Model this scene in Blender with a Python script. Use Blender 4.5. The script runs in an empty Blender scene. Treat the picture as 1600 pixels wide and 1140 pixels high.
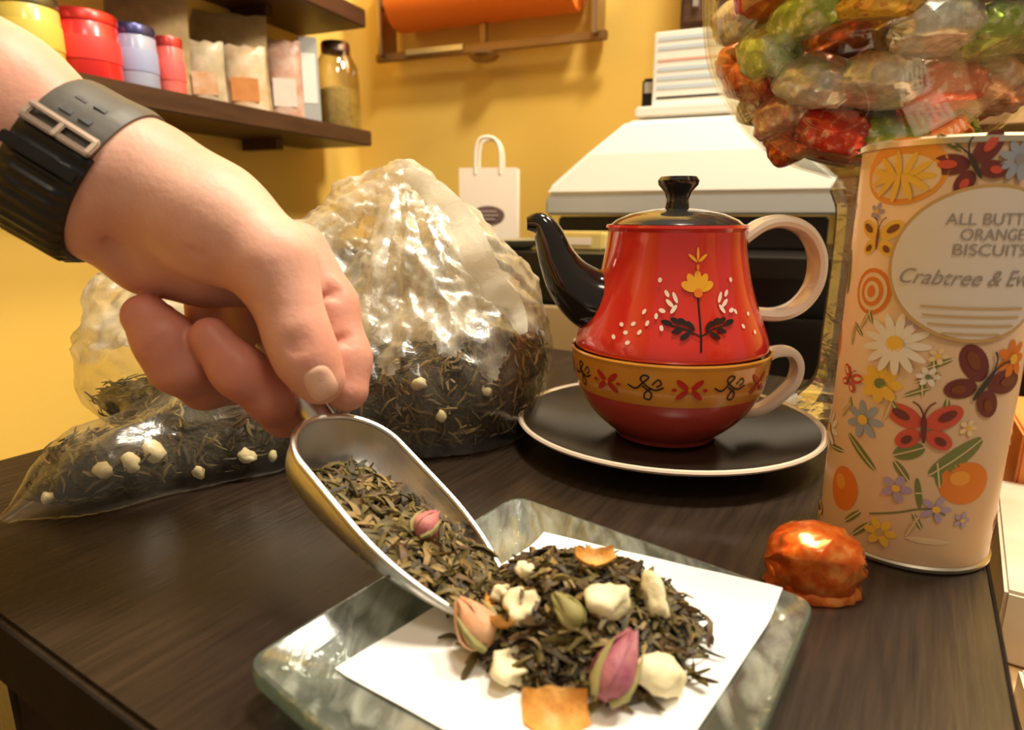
import bpy, bmesh, math, random
import numpy as np
from mathutils import Vector, Matrix, noise

random.seed(7); np.random.seed(7)
scene = bpy.context.scene
COL = scene.collection

# ------------------------------------------------------------------ camera
FPX = 1000.0                       # focal length in pixels of a 1600 px wide frame
PITCH = math.atan(235 / FPX)
CAM = Vector((0, 0, 0.15))         # table top is z = 0
cam_d = bpy.data.cameras.new('camera')
cam = bpy.data.objects.new('camera', cam_d); COL.objects.link(cam)
cam.location = CAM
cam.rotation_euler = (math.pi / 2 - PITCH, 0, 0)
cam_d.sensor_fit = 'HORIZONTAL'; cam_d.sensor_width = 36
cam_d.lens = 36 * FPX / 1600
cam_d.clip_start = 0.01
cam_d.dof.use_dof = True
cam_d.dof.focus_distance = 0.34
cam_d.dof.aperture_fstop = 9.0
scene.camera = cam

# ------------------------------------------------------------------ world, lights, exposure
w = bpy.data.worlds.new('world'); scene.world = w; w.use_nodes = True
w.node_tree.nodes['Background'].inputs[0].default_value = (1.0, 0.83, 0.62, 1)
w.node_tree.nodes['Background'].inputs[1].default_value = 0.30
vs = scene.view_settings
vs.view_transform = 'Standard'; vs.look = 'None'; vs.exposure = 0.0; vs.gamma = 1.0
vs.use_curve_mapping = False

def area(name, loc, target, size, power, color=(1, 0.88, 0.70)):
    d = bpy.data.lights.new(name, 'AREA'); d.shape = 'DISK'; d.size = size
    d.energy = power; d.color = color
    o = bpy.data.objects.new(name, d); COL.objects.link(o)
    o.location = loc
    o.rotation_euler = (Vector(target) - Vector(loc)).to_track_quat('-Z', 'Y').to_euler()
    return o
area('ceiling_lamp_table', (0.22, 0.42, 1.55), (0.1, 0.32, 0), 0.28, 24)
area('ceiling_lamp_back', (0.85, 0.55, 1.5), (0.45, 1.25, 0.35), 0.3, 34)
area('ceiling_lamp_front', (0.35, -0.55, 1.6), (0.0, 0.4, 0.1), 0.4, 8)

# ------------------------------------------------------------------ projection helpers (world points from sight lines)
_F = Vector((0, math.cos(PITCH), -math.sin(PITCH)))
_U = Vector((0, math.sin(PITCH), math.cos(PITCH)))
_R = Vector((1, 0, 0))
def ray(x, y):
    return _R * ((x - 800) / FPX) + _F - _U * ((y - 570) / FPX)
def px(x, y, d):
    return CAM + ray(x, y) * d
def gp(x, y, z=0.0):
    r = ray(x, y); return CAM + r * ((z - CAM.z) / r.z)

# ------------------------------------------------------------------ object helpers
def tag(o, label=None, cat=None, group=None, kind=None):
    if label: o['label'] = label
    if cat: o['category'] = cat
    if group: o['group'] = group
    if kind: o['kind'] = kind
    return o
def empty(name, loc=(0, 0, 0), rz=0.0):
    o = bpy.data.objects.new(name, None); COL.objects.link(o)
    o.location = loc; o.rotation_euler = (0, 0, rz); o.empty_display_size = 0.02
    return o
def link(name, me, mats=None, parent=None, smooth=True):
    if mats is not None:
        if not isinstance(mats, (list, tuple)): mats = [mats]
        for m in mats: me.materials.append(m)
    if smooth and len(me.polygons):
        me.polygons.foreach_set('use_smooth', [True] * len(me.polygons))
    o = bpy.data.objects.new(name, me); COL.objects.link(o)
    if parent is not None:
        o.parent = parent
    return o
def sharp(o, angle=40):
    me = o.data
    bm = bmesh.new(); bm.from_mesh(me)
    for e in bm.edges:
        if len(e.link_faces) == 2 and e.calc_face_angle(0) > math.radians(angle): e.smooth = False
    bm.to_mesh(me); bm.free()
    return o

class MB:
    def __init__(s): s.v = []; s.f = []; s.m = []
    def add(s, vs, fs, mi=0):
        b = len(s.v); s.v += [tuple(v) for v in vs]
        for f in fs: s.f.append(tuple(i + b for i in f)); s.m.append(mi)
    def box(s, c, size, rot=None, mi=0):
        sx, sy, sz = size[0] / 2, size[1] / 2, size[2] / 2
        vs = [Vector((x, y, z)) for x in (-sx, sx) for y in (-sy, sy) for z in (-sz, sz)]
        if rot is not None: vs = [rot @ v for v in vs]
        vs = [v + Vector(c) for v in vs]
        s.add(vs, [(0, 1, 3, 2), (4, 6, 7, 5), (0, 4, 5, 1), (2, 3, 7, 6), (0, 2, 6, 4), (1, 5, 7, 3)], mi)
    def lathe(s, prof, n=48, mi=0, cap0=False, cap1=False, c=(0, 0, 0)):
        b = []
        for r, z in prof:
            for k in range(n):
                a = 2 * math.pi * k / n
                b.append((c[0] + r * math.cos(a), c[1] + r * math.sin(a), c[2] + z))
        fs = []
        for i in range(len(prof) - 1):
            for k in range(n):
                k2 = (k + 1) % n
                fs.append((i * n + k, i * n + k2, (i + 1) * n + k2, (i + 1) * n + k))
        if cap0: fs.append(tuple(reversed(range(n))))
        if cap1: fs.append(tuple(range((len(prof) - 1) * n, len(prof) * n)))
        s.add(b, fs, mi)
    def tube(s, pts, radii, n=12, mi=0, closed=False, squash=None):
        """tube along pts; squash = (axis vector, factor): stretch the section along that axis"""
        pts = [Vector(p) for p in pts]; m = len(pts)
        if not isinstance(radii, (list, tuple)): radii = [radii] * m
        vs = []; prev = None
        for i, p in enumerate(pts):
            if closed: t = pts[(i + 1) % m] - pts[i - 1]
            else: t = pts[min(i + 1, m - 1)] - pts[max(i - 1, 0)]
            t.normalize()
            if prev is None:
                a = Vector((0, 0, 1)) if abs(t.z) < .9 else Vector((1, 0, 0))
                u = t.cross(a).normalized()
            else:
                u = (prev - t * prev.dot(t)).normalized()
            prev = u; v = t.cross(u)
            for k in range(n):
                an = 2 * math.pi * k / n
                off = (u * math.cos(an) + v * math.sin(an)) * radii[i]
                if squash is not None:
                    ax, fct = squash
                    off = off + ax * (off.dot(ax) * (fct - 1))
                vs.append(p + off)
        fs = []
        for i in range(m if closed else m - 1):
            i2 = (i + 1) % m
            for k in range(n):
                k2 = (k + 1) % n
                fs.append((i * n + k, i * n + k2, i2 * n + k2, i2 * n + k))
        if not closed:
            fs.append(tuple(reversed(range(n)))); fs.append(tuple(range((m - 1) * n, m * n)))
        s.add(vs, fs, mi)
    def build(s, name, mats, parent=None, smooth=True, local=None, bevel=0, seg=2):
        vs = s.v
        if local is not None:
            vs = [tuple(local @ Vector(v)) for v in vs]
        me = bpy.data.meshes.new(name); me.from_pydata(vs, [], s.f); me.update()
        me.polygons.foreach_set('material_index', s.m)
        bm = bmesh.new(); bm.from_mesh(me)
        if bevel:
            bmesh.ops.bevel(bm, geom=[e for e in bm.edges if len(e.link_faces) == 2 and e.calc_face_angle(0) > .6],
                            offset=bevel, segments=seg, affect='EDGES', clamp_overlap=True)
        bmesh.ops.recalc_face_normals(bm, faces=bm.faces)
        bm.to_mesh(me); bm.free()
        o = link(name, me, mats, parent, smooth)
        if smooth: sharp(o, 42)
        return o

def smooth_path(pts, n):
    """Catmull-Rom through vectors (any length tuples), n samples per span"""
    P = [np.array(p, float) for p in pts]; out = []
    for i in range(len(P) - 1):
        p0 = P[max(i - 1, 0)]; p1 = P[i]; p2 = P[i + 1]; p3 = P[min(i + 2, len(P) - 1)]
        for k in range(n):
            t = k / n
            out.append(0.5 * ((2 * p1) + (-p0 + p2) * t + (2 * p0 - 5 * p1 + 4 * p2 - p3) * t * t + (-p0 + 3 * p1 - 3 * p2 + p3) * t ** 3))
    out.append(P[-1]); return out

# ------------------------------------------------------------------ materials
def s2l(c):
    return tuple(((x / 255) / 12.92 if x / 255 <= .04045 else ((x / 255 + .055) / 1.055) ** 2.4) for x in c)
def mat(name, col, rough=.5, metal=0, var=None, vscale=30, bump=0, bscale=60, coat=0, spec=.5, sss=0, stretch=None, vary=.5, trans=0, ior=1.45, sheen=0):
    m = bpy.data.materials.new(name); m.use_nodes = True
    nt = m.node_tree; b = nt.nodes['Principled BSDF']
    b.inputs['Base Color'].default_value = (*col, 1); b.inputs['Roughness'].default_value = rough
    b.inputs['Metallic'].default_value = metal; b.inputs['Coat Weight'].default_value = coat
    b.inputs['Specular IOR Level'].default_value = spec; b.inputs['IOR'].default_value = ior
    b.inputs['Transmission Weight'].default_value = trans
    b.inputs['Coat Roughness'].default_value = .08
    if sss:
        b.inputs['Subsurface Weight'].default_value = sss
        b.inputs['Subsurface Radius'].default_value = (.008, .003, .0015)
        b.inputs['Subsurface Scale'].default_value = 1.0
    co = nt.nodes.new('ShaderNodeTexCoord'); mp = nt.nodes.new('ShaderNodeMapping')
    nt.links.new(co.outputs['Object'], mp.inputs[0])
    if stretch: mp.inputs['Scale'].default_value = stretch
    if var is not None:
        n = nt.nodes.new('ShaderNodeTexNoise'); n.inputs['Scale'].default_value = vscale; n.inputs['Detail'].default_value = 4
        nt.links.new(mp.outputs[0], n.inputs[0])
        r = nt.nodes.new('ShaderNodeValToRGB')
        r.color_ramp.elements[0].position = .5 - vary * .4; r.color_ramp.elements[1].position = .5 + vary * .4
        r.color_ramp.elements[0].color = (*col, 1); r.color_ramp.elements[1].color = (*var, 1)
        nt.links.new(n.outputs[0], r.inputs[0]); nt.links.new(r.outputs[0], b.inputs['Base Color'])
    if bump:
        n2 = nt.nodes.new('ShaderNodeTexNoise'); n2.inputs['Scale'].default_value = bscale; n2.inputs['Detail'].default_value = 5
        nt.links.new(mp.outputs[0], n2.inputs[0])
        bp = nt.nodes.new('ShaderNodeBump'); bp.inputs['Strength'].default_value = bump; bp.inputs['Distance'].default_value = .002
        nt.links.new(n2.outputs[0], bp.inputs['Height']); nt.links.new(bp.outputs[0], b.inputs['Normal'])
    return m
def thin_glass(name, tint=(1, 1, 1), refl=.12, rough=.02, milky=0.0, milk_col=(.9, .87, .8), bump=0, bscale=40, stretch=None, streak=False):
    m = bpy.data.materials.new(name); m.use_nodes = True
    nt = m.node_tree; nt.nodes.clear()
    out = nt.nodes.new('ShaderNodeOutputMaterial')
    tr = nt.nodes.new('ShaderNodeBsdfTransparent'); tr.inputs[0].default_value = (*tint, 1)
    gl = nt.nodes.new('ShaderNodeBsdfGlossy'); gl.inputs['Roughness'].default_value = rough
    lw = nt.nodes.new('ShaderNodeLayerWeight'); lw.inputs[0].default_value = .35
    mr = nt.nodes.new('ShaderNodeMapRange'); mr.inputs['To Min'].default_value = refl * .4; mr.inputs['To Max'].default_value = min(1, refl * 5)
    nt.links.new(lw.outputs['Facing'], mr.inputs[0])
    mx = nt.nodes.new('ShaderNodeMixShader')
    nt.links.new(mr.outputs[0], mx.inputs[0]); nt.links.new(tr.outputs[0], mx.inputs[1]); nt.links.new(gl.outputs[0], mx.inputs[2])
    last = mx
    co = nt.nodes.new('ShaderNodeTexCoord'); mp = nt.nodes.new('ShaderNodeMapping')
    nt.links.new(co.outputs['Object'], mp.inputs[0])
    if stretch: mp.inputs['Scale'].default_value = stretch
    ns = nt.nodes.new('ShaderNodeTexNoise'); ns.inputs['Scale'].default_value = bscale; ns.inputs['Detail'].default_value = 5
    ns.inputs['Distortion'].default_value = .6
    nt.links.new(mp.outputs[0], ns.inputs[0])
    if milky:
        df = nt.nodes.new('ShaderNodeBsdfDiffuse'); df.inputs[0].default_value = (*milk_col, 1)
        tl = nt.nodes.new('ShaderNodeBsdfTranslucent'); tl.inputs[0].default_value = (*milk_col, 1)
        ad = nt.nodes.new('ShaderNodeMixShader'); ad.inputs[0].default_value = .4
        nt.links.new(df.outputs[0], ad.inputs[1]); nt.links.new(tl.outputs[0], ad.inputs[2])
        m2 = nt.nodes.new('ShaderNodeMixShader'); m2.inputs[0].default_value = milky
        if streak:
            r = nt.nodes.new('ShaderNodeMapRange'); r.inputs['From Min'].default_value = .42; r.inputs['From Max'].default_value = .72
            r.inputs['To Min'].default_value = milky * .45; r.inputs['To Max'].default_value = min(1, milky * 3.2)
            nt.links.new(ns.outputs[0], r.inputs[0]); nt.links.new(r.outputs[0], m2.inputs[0])
        nt.links.new(mx.outputs[0], m2.inputs[1]); nt.links.new(ad.outputs[0], m2.inputs[2])
        last = m2
    if bump:
        bp = nt.nodes.new('ShaderNodeBump'); bp.inputs['Strength'].default_value = bump; bp.inputs['Distance'].default_value = .004
        nt.links.new(ns.outputs[0], bp.inputs['Height']); nt.links.new(bp.outputs[0], gl.inputs['Normal'])
        nt.links.new(bp.outputs[0], lw.inputs['Normal'])
        if milky: nt.links.new(bp.outputs[0], df.inputs['Normal'])
    nt.links.new(last.outputs[0], out.inputs[0])
    return m

M = {}
M['wall'] = mat('yellow_wall_paint', (.83, .55, .11), .5, var=(.86, .59, .13), vscale=3, bump=.08, bscale=160)
M['dark_wood'] = mat('dark_brown_wood', (.014, .009, .006), .34, var=(.034, .021, .013), vscale=16, stretch=(1.2, 14, 4), bump=.12, bscale=26, spec=.45)
M['shelf_wood'] = mat('dark_shelf_wood', (.045, .018, .008), .45, var=(.075, .032, .014), vscale=14, stretch=(1, 12, 6))
M['tan_wood'] = mat('tan_wood', (.50, .29, .12), .5, var=(.62, .40, .19), vscale=9, stretch=(12, 1, 4))
M['black'] = mat('black_lacquer', (.008, .007, .006), .3, bump=.03, bscale=40)
M['beige'] = mat('beige_laminate', (.42, .31, .15), .5, var=(.48, .36, .19), vscale=12)
M['white'] = mat('white_plastic', (.80, .77, .70), .35, bump=.02, bscale=90)
M['grey'] = mat('grey_plastic', (.40, .40, .38), .4, bump=.02, bscale=90)
M['paper'] = mat('white_paper', (.90, .89, .86), .8, bump=.06, bscale=120)
M['steel'] = mat('brushed_metal', (.74, .71, .67), .34, metal=1, bump=.06, bscale=300, stretch=(1, 8, 1))
M['chrome'] = mat('rose_metal', (.42, .31, .24), .36, metal=1, bump=.03, bscale=120)

# ------------------------------------------------------------------ the room
A = Vector((.38, .925, 0)).normalized()      # along the left wall, away from the camera
B = Vector((A.y, -A.x, 0))                   # along the back wall, to the right
CORNER = Vector((-.34, 1.50, 0))
ZF = -.75
def frame(o, xdir, loc):
    xd = Vector(xdir).normalized(); zd = Vector((0, 0, 1)); yd = zd.cross(xd)
    return Matrix((( xd.x, yd.x, zd.x, loc[0]), (xd.y, yd.y, zd.y, loc[1]), (xd.z, yd.z, zd.z, loc[2]), (0, 0, 0, 1)))
def placed(name, xdir, loc):
    o = bpy.data.objects.new(name, None); COL.objects.link(o); o.empty_display_size = .02
    o.matrix_world = frame(o, xdir, loc); return o

mb = MB(); mb.box((0, .04, .5), (4.2, .08, 2.5))
o = mb.build('wall_back', M['wall'], smooth=False); o.matrix_world = frame(o, B, CORNER + B * 2.0); tag(o, kind='structure')
mb = MB(); mb.box((0, .04, .5), (3.6, .08, 2.5))
o = mb.build('wall_left', M['wall'], smooth=False); o.matrix_world = frame(o, A, CORNER - A * 1.8); tag(o, kind='structure')
# floor of boards
fl = MB(); fl.box((0, 0, ZF - .03), (5, 5, .04))
floor = fl.build('floor', mat('floor_joint', (.16, .09, .04), .6), smooth=False); tag(floor, kind='structure')
floor.location = (.6, .6, 0)
pl = MB(); pl.box((0, 0, 0), (.118, 1.6, .010)); pm = pl.build('floor_board', M['tan_wood'], floor, smooth=False, bevel=.002, seg=1)
pm.location = (-2.4, 0, ZF - .005)
for i in range(36):
    for j in range(3):
        if i == 0 and j == 0: continue
        c = pm.copy(); COL.objects.link(c); c.parent = floor
        c.location = (-2.4 + i * .122, (j - 1) * 1.61 + (i % 3) * .2 - .1, ZF - .005)
pm.location.y = -1.71

# ------------------------------------------------------------------ the table
TU = Vector((.53, .848, 0)).normalized(); TV = Vector((TU.y, -TU.x, 0))
E1 = gp(0, 968); E3 = Vector((-.315, .39, 0)); E2 = gp(1540, 868)
u0 = E1.dot(TU); u1 = .74 * TU.y + .02 * TU.x
v0 = E3.dot(TV); v1 = E2.dot(TV)
tc = TU * ((u0 + u1) / 2) + TV * ((v0 + v1) / 2)
LU, LV = u1 - u0, v1 - v0
table = placed('side_table', TU, tc + Vector((0, 0, ZF)))
mb = MB(); mb.box((0, 0, -ZF - .015), (LU, LV, .030)); mb.build('table_top', M['dark_wood'], table, smooth=False, bevel=.002)
M['edge'] = mat('matte_black_edge', (.012, .009, .007), .9, var=(.018, .013, .010), vscale=60, spec=.08)
for s_ in (1, -1):
    mb = MB(); mb.box((s_ * (LU / 2 + .0006), 0, -ZF - .0155), (.0012, LV - .003, .0285)); mb.build('edge_band', M['edge'], table, smooth=False)
    mb = MB(); mb.box((0, s_ * (LV / 2 + .0006), -ZF - .0155), (LU - .003, .0012, .0285)); mb.build('edge_band', M['edge'], table, smooth=False)
mb = MB()
for sx, sy, L in ((0, 1, LU - .10), (0, -1, LU - .10)): mb.box((0, sy * (LV / 2 - .075), -ZF - .05), (L, .018, .04))
for sx in (1, -1): mb.box((sx * (LU / 2 - .11), 0, -ZF - .05), (.018, LV - .1, .04))
mb.build('apron', M['dark_wood'], table, smooth=False)
for sx in (1, -1):
    for sy in (1, -1):
        mb = MB(); mb.box((sx * (LU / 2 - .05), sy * (LV / 2 - .075), (-ZF - .030) / 2), (.05, .05, -ZF - .0305))
        mb.build('leg', M['dark_wood'], table, smooth=False, bevel=.003)
crate = placed('wooden_crate', A, Vector((-.50, .60, ZF)))
mb = MB(); mb.box((0, 0, .01), (.28, .20, .018)); mb.build('crate_bottom', M['tan_wood'], crate, smooth=False)
for k in range(4):
    for s_ in (-1, 1):
        mb = MB(); mb.box((0, s_ * .10, .05 + k * .10), (.28, .014, .088)); mb.build('slat', M['tan_wood'], crate, smooth=False, bevel=.002)
        mb = MB(); mb.box((s_ * .133, 0, .05 + k * .10), (.014, .186, .088)); mb.build('slat', M['tan_wood'], crate, smooth=False, bevel=.002)
mb = MB(); mb.box((0, 0, .403), (.282, .216, .014)); mb.build('crate_lid', M['tan_wood'], crate, smooth=False, bevel=.002)
tag(crate, 'tan slatted wooden crate on the floor beside the table', 'crate')
tag(table, 'dark brown wooden table holding the teapot, tea bag and glass plate', 'table')

# ------------------------------------------------------------------ implicit surfaces (smooth unions of tapered capsules), meshed by surface nets
def surface_nets(fn, lo, hi, h):
    lo = np.array(lo, float); hi = np.array(hi, float)
    n = np.ceil((hi - lo) / h).astype(int) + 1
    ax = [lo[i] + h * np.arange(n[i]) for i in range(3)]
    V = np.empty(tuple(n), np.float32)
    Y, Z = np.meshgrid(ax[1], ax[2], indexing='ij')
    for i in range(n[0]):
        p = np.stack([np.full(Y.size, ax[0][i]), Y.ravel(), Z.ravel()], 1)
        V[i] = fn(p).reshape(Y.shape)
    S = V < 0
    cs = tuple(n - 1)
    cnt = np.zeros(cs); acc = np.zeros(cs + (3,))
    corners = [(i, j, k) for i in (0, 1) for j in (0, 1) for k in (0, 1)]
    def sl(c): return tuple(slice(c[a], c[a] + cs[a]) for a in range(3))
    for c in corners:
        for a in range(3):
            if c[a] == 1: continue
            d = list(c); d[a] = 1; d = tuple(d)
            v1 = V[sl(c)]; v2 = V[sl(d)]; mk = S[sl(c)] != S[sl(d)]
            t = np.where(mk, v1 / np.where(mk, v1 - v2, 1), 0)
            cnt += mk
            for q in range(3):
                acc[..., q] += np.where(mk, c[q] + (t if q == a else 0), 0)
    act = cnt > 0
    idx = -np.ones(cs, int); idx[act] = np.arange(act.sum())
    base = np.argwhere(act)
    verts = lo + h * (base + acc[act] / cnt[act][:, None])
    faces = []
    for a in range(3):
        b, c = (a + 1) % 3, (a + 2) % 3
        s1 = [slice(None)] * 3; s2 = [slice(None)] * 3
        s1[a] = slice(0, -1); s2[a] = slice(1, None)
        ch = S[tuple(s1)] != S[tuple(s2)]
        e = np.argwhere(ch)
        ok = (e[:, b] > 0) & (e[:, c] > 0) & (e[:, b] < cs[b]) & (e[:, c] < cs[c]) & (e[:, a] < cs[a])
        e = e[ok]
        def g(db, dc):
            q = e.copy(); q[:, b] -= db; q[:, c] -= dc
            return idx[q[:, 0], q[:, 1], q[:, 2]]
        quad = np.stack([g(1, 1), g(0, 1), g(0, 0), g(1, 0)], 1)
        ins = S[e[:, 0], e[:, 1], e[:, 2]]
        quad[~ins] = quad[~ins][:, ::-1]
        faces.append(quad)
    return verts, np.concatenate(faces)
def relax(v, f, it=2, lam=.5):
    e = np.concatenate([f[:, [0, 1]], f[:, [1, 2]], f[:, [2, 3]], f[:, [3, 0]]])
    e = np.concatenate([e, e[:, ::-1]])
    deg = np.bincount(e[:, 0], minlength=len(v))[:, None]
    for _ in range(it):
        s = np.zeros_like(v)
        for q in range(3): s[:, q] = np.bincount(e[:, 0], weights=v[e[:, 1], q], minlength=len(v))
        v = v + lam * (s / np.maximum(deg, 1) - v)
    return v
def cap(p, a, b, ra, rb):
    a = np.array(a); b = np.array(b); ab = b - a
    t = np.clip((p - a) @ ab / (ab @ ab), 0, 1)
    return np.linalg.norm(p - a - t[:, None] * ab, axis=1) - (ra + (rb - ra) * t)
def smin(a, b, k):
    h = np.clip(.5 + .5 * (b - a) / k, 0, 1)
    return b + (a - b) * h - k * h * (1 - h)
def chain(p, pts, k=.004):
    d = None
    for i in range(len(pts) - 1):
        c = cap(p, pts[i][0], pts[i + 1][0], pts[i][1], pts[i + 1][1])
        d = c if d is None else smin(d, c, k)
    return d
def J(x, y, d, rpx):          # a joint: sight line, depth, radius seen in pixels
    return (np.array(px(x, y, d)), rpx * d / FPX)
def mesh_from(name, v, f, mats, parent=None):
    me = bpy.data.meshes.new(name); me.from_pydata(v.tolist(), [], f.tolist()); me.update()
    return link(name, me, mats, parent, True)

# ------------------------------------------------------------------ the hand and forearm
def skin_material():
    m = mat('skin', (.56, .27, .16), .48, sss=.25, spec=.4)
    nt = m.node_tree; b = nt.nodes['Principled BSDF']
    co = nt.nodes.new('ShaderNodeTexCoord')
    n = nt.nodes.new('ShaderNodeTexNoise'); n.inputs['Scale'].default_value = 28; n.inputs['Detail'].default_value = 5
    nt.links.new(co.outputs['Object'], n.inputs[0])
    r = nt.nodes.new('ShaderNodeValToRGB')
    r.color_ramp.elements[0].position = .32; r.color_ramp.elements[1].position = .68
    r.color_ramp.elements[0].color = (.64, .31, .225, 1); r.color_ramp.elements[1].color = (.74, .45, .34, 1)
    nt.links.new(n.outputs[0], r.inputs[0])
    at = nt.nodes.new('ShaderNodeAttribute'); at.attribute_name = 'redness'
    mx = nt.nodes.new('ShaderNodeMixRGB'); mx.inputs[2].default_value = (.52, .155, .10, 1)
    nt.links.new(at.outputs['Fac'], mx.inputs[0]); nt.links.new(r.outputs[0], mx.inputs[1])
    nt.links.new(mx.outputs[0], b.inputs['Base Color'])
    n2 = nt.nodes.new('ShaderNodeTexNoise'); n2.inputs['Scale'].default_value = 420; n2.inputs['Detail'].default_value = 4
    nt.links.new(co.outputs['Object'], n2.inputs[0])
    bp = nt.nodes.new('ShaderNodeBump'); bp.inputs['Strength'].default_value = .22; bp.inputs['Distance'].default_value = .001
    nt.links.new(n2.outputs[0], bp.inputs['Height']); nt.links.new(bp.outputs[0], b.inputs['Normal'])
    return m
M['skin'] = skin_material()
M['nail'] = mat('nail', (.74, .44, .32), .32, spec=.5, sss=.1)

perp = Vector((.51, 0, .86))           # across the wrist, in the picture plane
def off(p, s): return np.array(Vector(p) + perp * s)
ARM0 = px(-330, 5, .235); ARM1 = px(-10, 188, .245); ARM2 = px(140, 280, .252)
def arm_sdf(p):
    d = None
    for s in (-1, 1):
        c1 = cap(p, off(ARM0, s * .014), off(ARM1, s * .009), .027, .0245)
        c2 = cap(p, off(ARM1, s * .009), off(ARM2, s * .0072), .0245, .0212)
        c = smin(c1, c2, .01)
        d = c if d is None else smin(d, c, .012)
    return d
thumb = [J(432, 420, .254, 62), J(466, 526, .253, 48), J(480, 560, .254, 46), J(499, 592, .256, 40)]
index = [J(462, 400, .283, 54), J(512, 478, .283, 45), J(537, 560, .280, 41), J(541, 608, .277, 35)]
middle = [J(440, 440, .306, 46), J(500, 590, .305, 42), J(446, 645, .285, 36), J(425, 622, .272, 38), J(378, 582, .262, 40), J(366, 572, .261, 37), J(330, 528, .260, 33)]
ring = [J(390, 430, .312, 46), J(400, 590, .312, 40), J(320, 600, .285, 38), J(282, 568, .268, 47), J(258, 532, .263, 45), J(228, 494, .262, 36)]
pinky = [J(330, 420, .312, 42), J(330, 550, .315, 34), J(280, 560, .300, 32), J(250, 500, .296, 28)]
creases = [(px(452, 540, .2405), px(492, 520, .2405), .0011, .0016), (px(458, 552, .241), px(498, 532, .241), .0008, .0013),
           (px(500, 468, .272), px(552, 440, .272), .0022, .0018), (px(512, 540, .270), px(572, 512, .270), .0020, .0017),
           (px(500, 455, .272), px(545, 425, .272), .0007, .0012),
           (px(345, 598, .249), px(358, 552, .249), .0014, .0016), (px(232, 548, .251), px(268, 516, .251), .0006, .0014),
           (px(340, 432, .236), px(352, 408, .236), .0008, .0016), (px(318, 400, .238), px(330, 420, .238), .0007, .0018), (px(300, 388, .239), px(308, 412, .239), .0005, .0016), (px(365, 440, .236), px(385, 415, .236), .0006, .0016),
           (px(447, 528, .2405), px(490, 508, .2405), .0006, .0012), (px(505, 480, .272), px(550, 455, .272), .0006, .0012), (px(515, 552, .270), px(572, 527, .270), .0005, .0012), (px(365, 600, .245), px(395, 560, .245), .0005, .0013), (px(420, 380, .236), px(470, 390, .24), .0004, .002),
           (px(160, 345, .245), px(205, 440, .255), .0022, .0035), (px(205, 440, .255), px(300, 478, .262), .0016, .003)]
def hand_sdf(p):
    d = arm_sdf(p)
    thenar = chain(p, [J(160, 290, .254, 88), J(235, 290, .258, 86), J(330, 345, .258, 84), J(418, 402, .257, 70)], .012)
    d = smin(d, thenar, .014)
    heel = chain(p, [J(172, 345, .262, 70), J(235, 396, .270, 58), J(320, 420, .278, 52), J(400, 430, .29, 50)], .01)
    d = smin(d, heel, .007)
    back = chain(p, [J(170, 300, .275, 80), J(300, 350, .295, 78), J(430, 410, .30, 62)], .012)
    d = smin(d, back, .012)
    d = smin(d, chain(p, thumb, .005), .008)
    d = smin(d, chain(p, index, .005), .0045)
    d = smin(d, chain(p, middle, .004), .0022)
    d = smin(d, chain(p, ring, .004), .0022)
    d = smin(d, chain(p, pinky, .004), .0022)
    for a, b, amp, wd in creases:
        dist = cap(p, a, b, 0, 0)
        d = d + 1.7 * amp * np.exp(-(dist / wd) ** 2)
    # tendon and muscle relief
    d = d - .0014 * np.exp(-(cap(p, px(250, 250, .225), px(420, 340, .228), 0, 0) / .008) ** 2)
    return d
person = empty('person', (-.05, .3, 0))
pts = np.array([px(x, y, d) for x, y in ((-330, -140), (-330, 330), (600, 700), (600, 150)) for d in (.205, .335)])
lo = pts.min(0); hi = pts.max(0)
lo[0] = px(-180, 0, .235).x; hi[0] = px(600, 600, .30).x
v, f = surface_nets(hand_sdf, lo, hi, .00125)
v = relax(v, f, 2, .5)
hand = mesh_from('arm_and_hand', v, f, M['skin'])
# redness of finger ends and knuckles (colour of the skin itself)
red = np.zeros(len(v))
for ch, a in ((thumb[1:], .35), (index[1:], .5), (middle[2:], .75), (ring[2:], .7), (pinky[1:], .7)):
    red = np.maximum(red, a * np.exp(-np.maximum(chain(v, ch), 0) / .004))
at = hand.data.attributes.new('redness', 'FLOAT', 'POINT'); at.data.foreach_set('value', red.astype(np.float32))
hand.parent = person; hand.matrix_parent_inverse = Matrix.Translation(-person.location)
tag(person, 'bare left forearm and hand gripping the scoop with thumb on top', 'person')
# thumb nail
def find_surface(sdf, origin, direction, t0, t1, n=60):
    ts = np.linspace(t0, t1, n)
    P = np.array(origin)[None] + ts[:, None] * np.array(direction)[None]
    s = sdf(P); i = np.argmax(s < 0)
    return t0 if not (s < 0).any() else ts[max(i - 1, 0)]
def nail():
    c = Vector((501, 598)); al = Vector((.46, .89)).normalized(); ac = Vector((.89, -.46))
    nr, na = 7, 28; vs = []; fs = []
    for i in range(nr + 1):
        for k in range(na if i else 1):
            a = 2 * math.pi * k / na; q = i / nr
            e = (abs(math.cos(a)) ** 3 + abs(math.sin(a)) ** 3) ** (-1 / 3)
            P2 = c + al * (q * e * 27 * math.cos(a)) + ac * (q * e * 25 * math.sin(a))
            r = ray(P2.x, P2.y)
            d = find_surface(hand_sdf, CAM, r, .225, .29, 260)
            vs.append(CAM + r * (d - .0006 * (1 - q ** 6) + .0003 * q ** 6))
    for k in range(na):
        k2 = (k + 1) % na; fs.append((0, 1 + k, 1 + k2))
        for i in range(nr - 1):
            b0 = 1 + i * na; fs.append((b0 + k, b0 + na + k, b0 + na + k2, b0 + k2))
    m_ = MB(); m_.add(vs, fs); return m_
o = nail().build('thumbnail', M['nail']); o.parent = person; o.matrix_parent_inverse = Matrix.Translation(-person.location)

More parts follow.
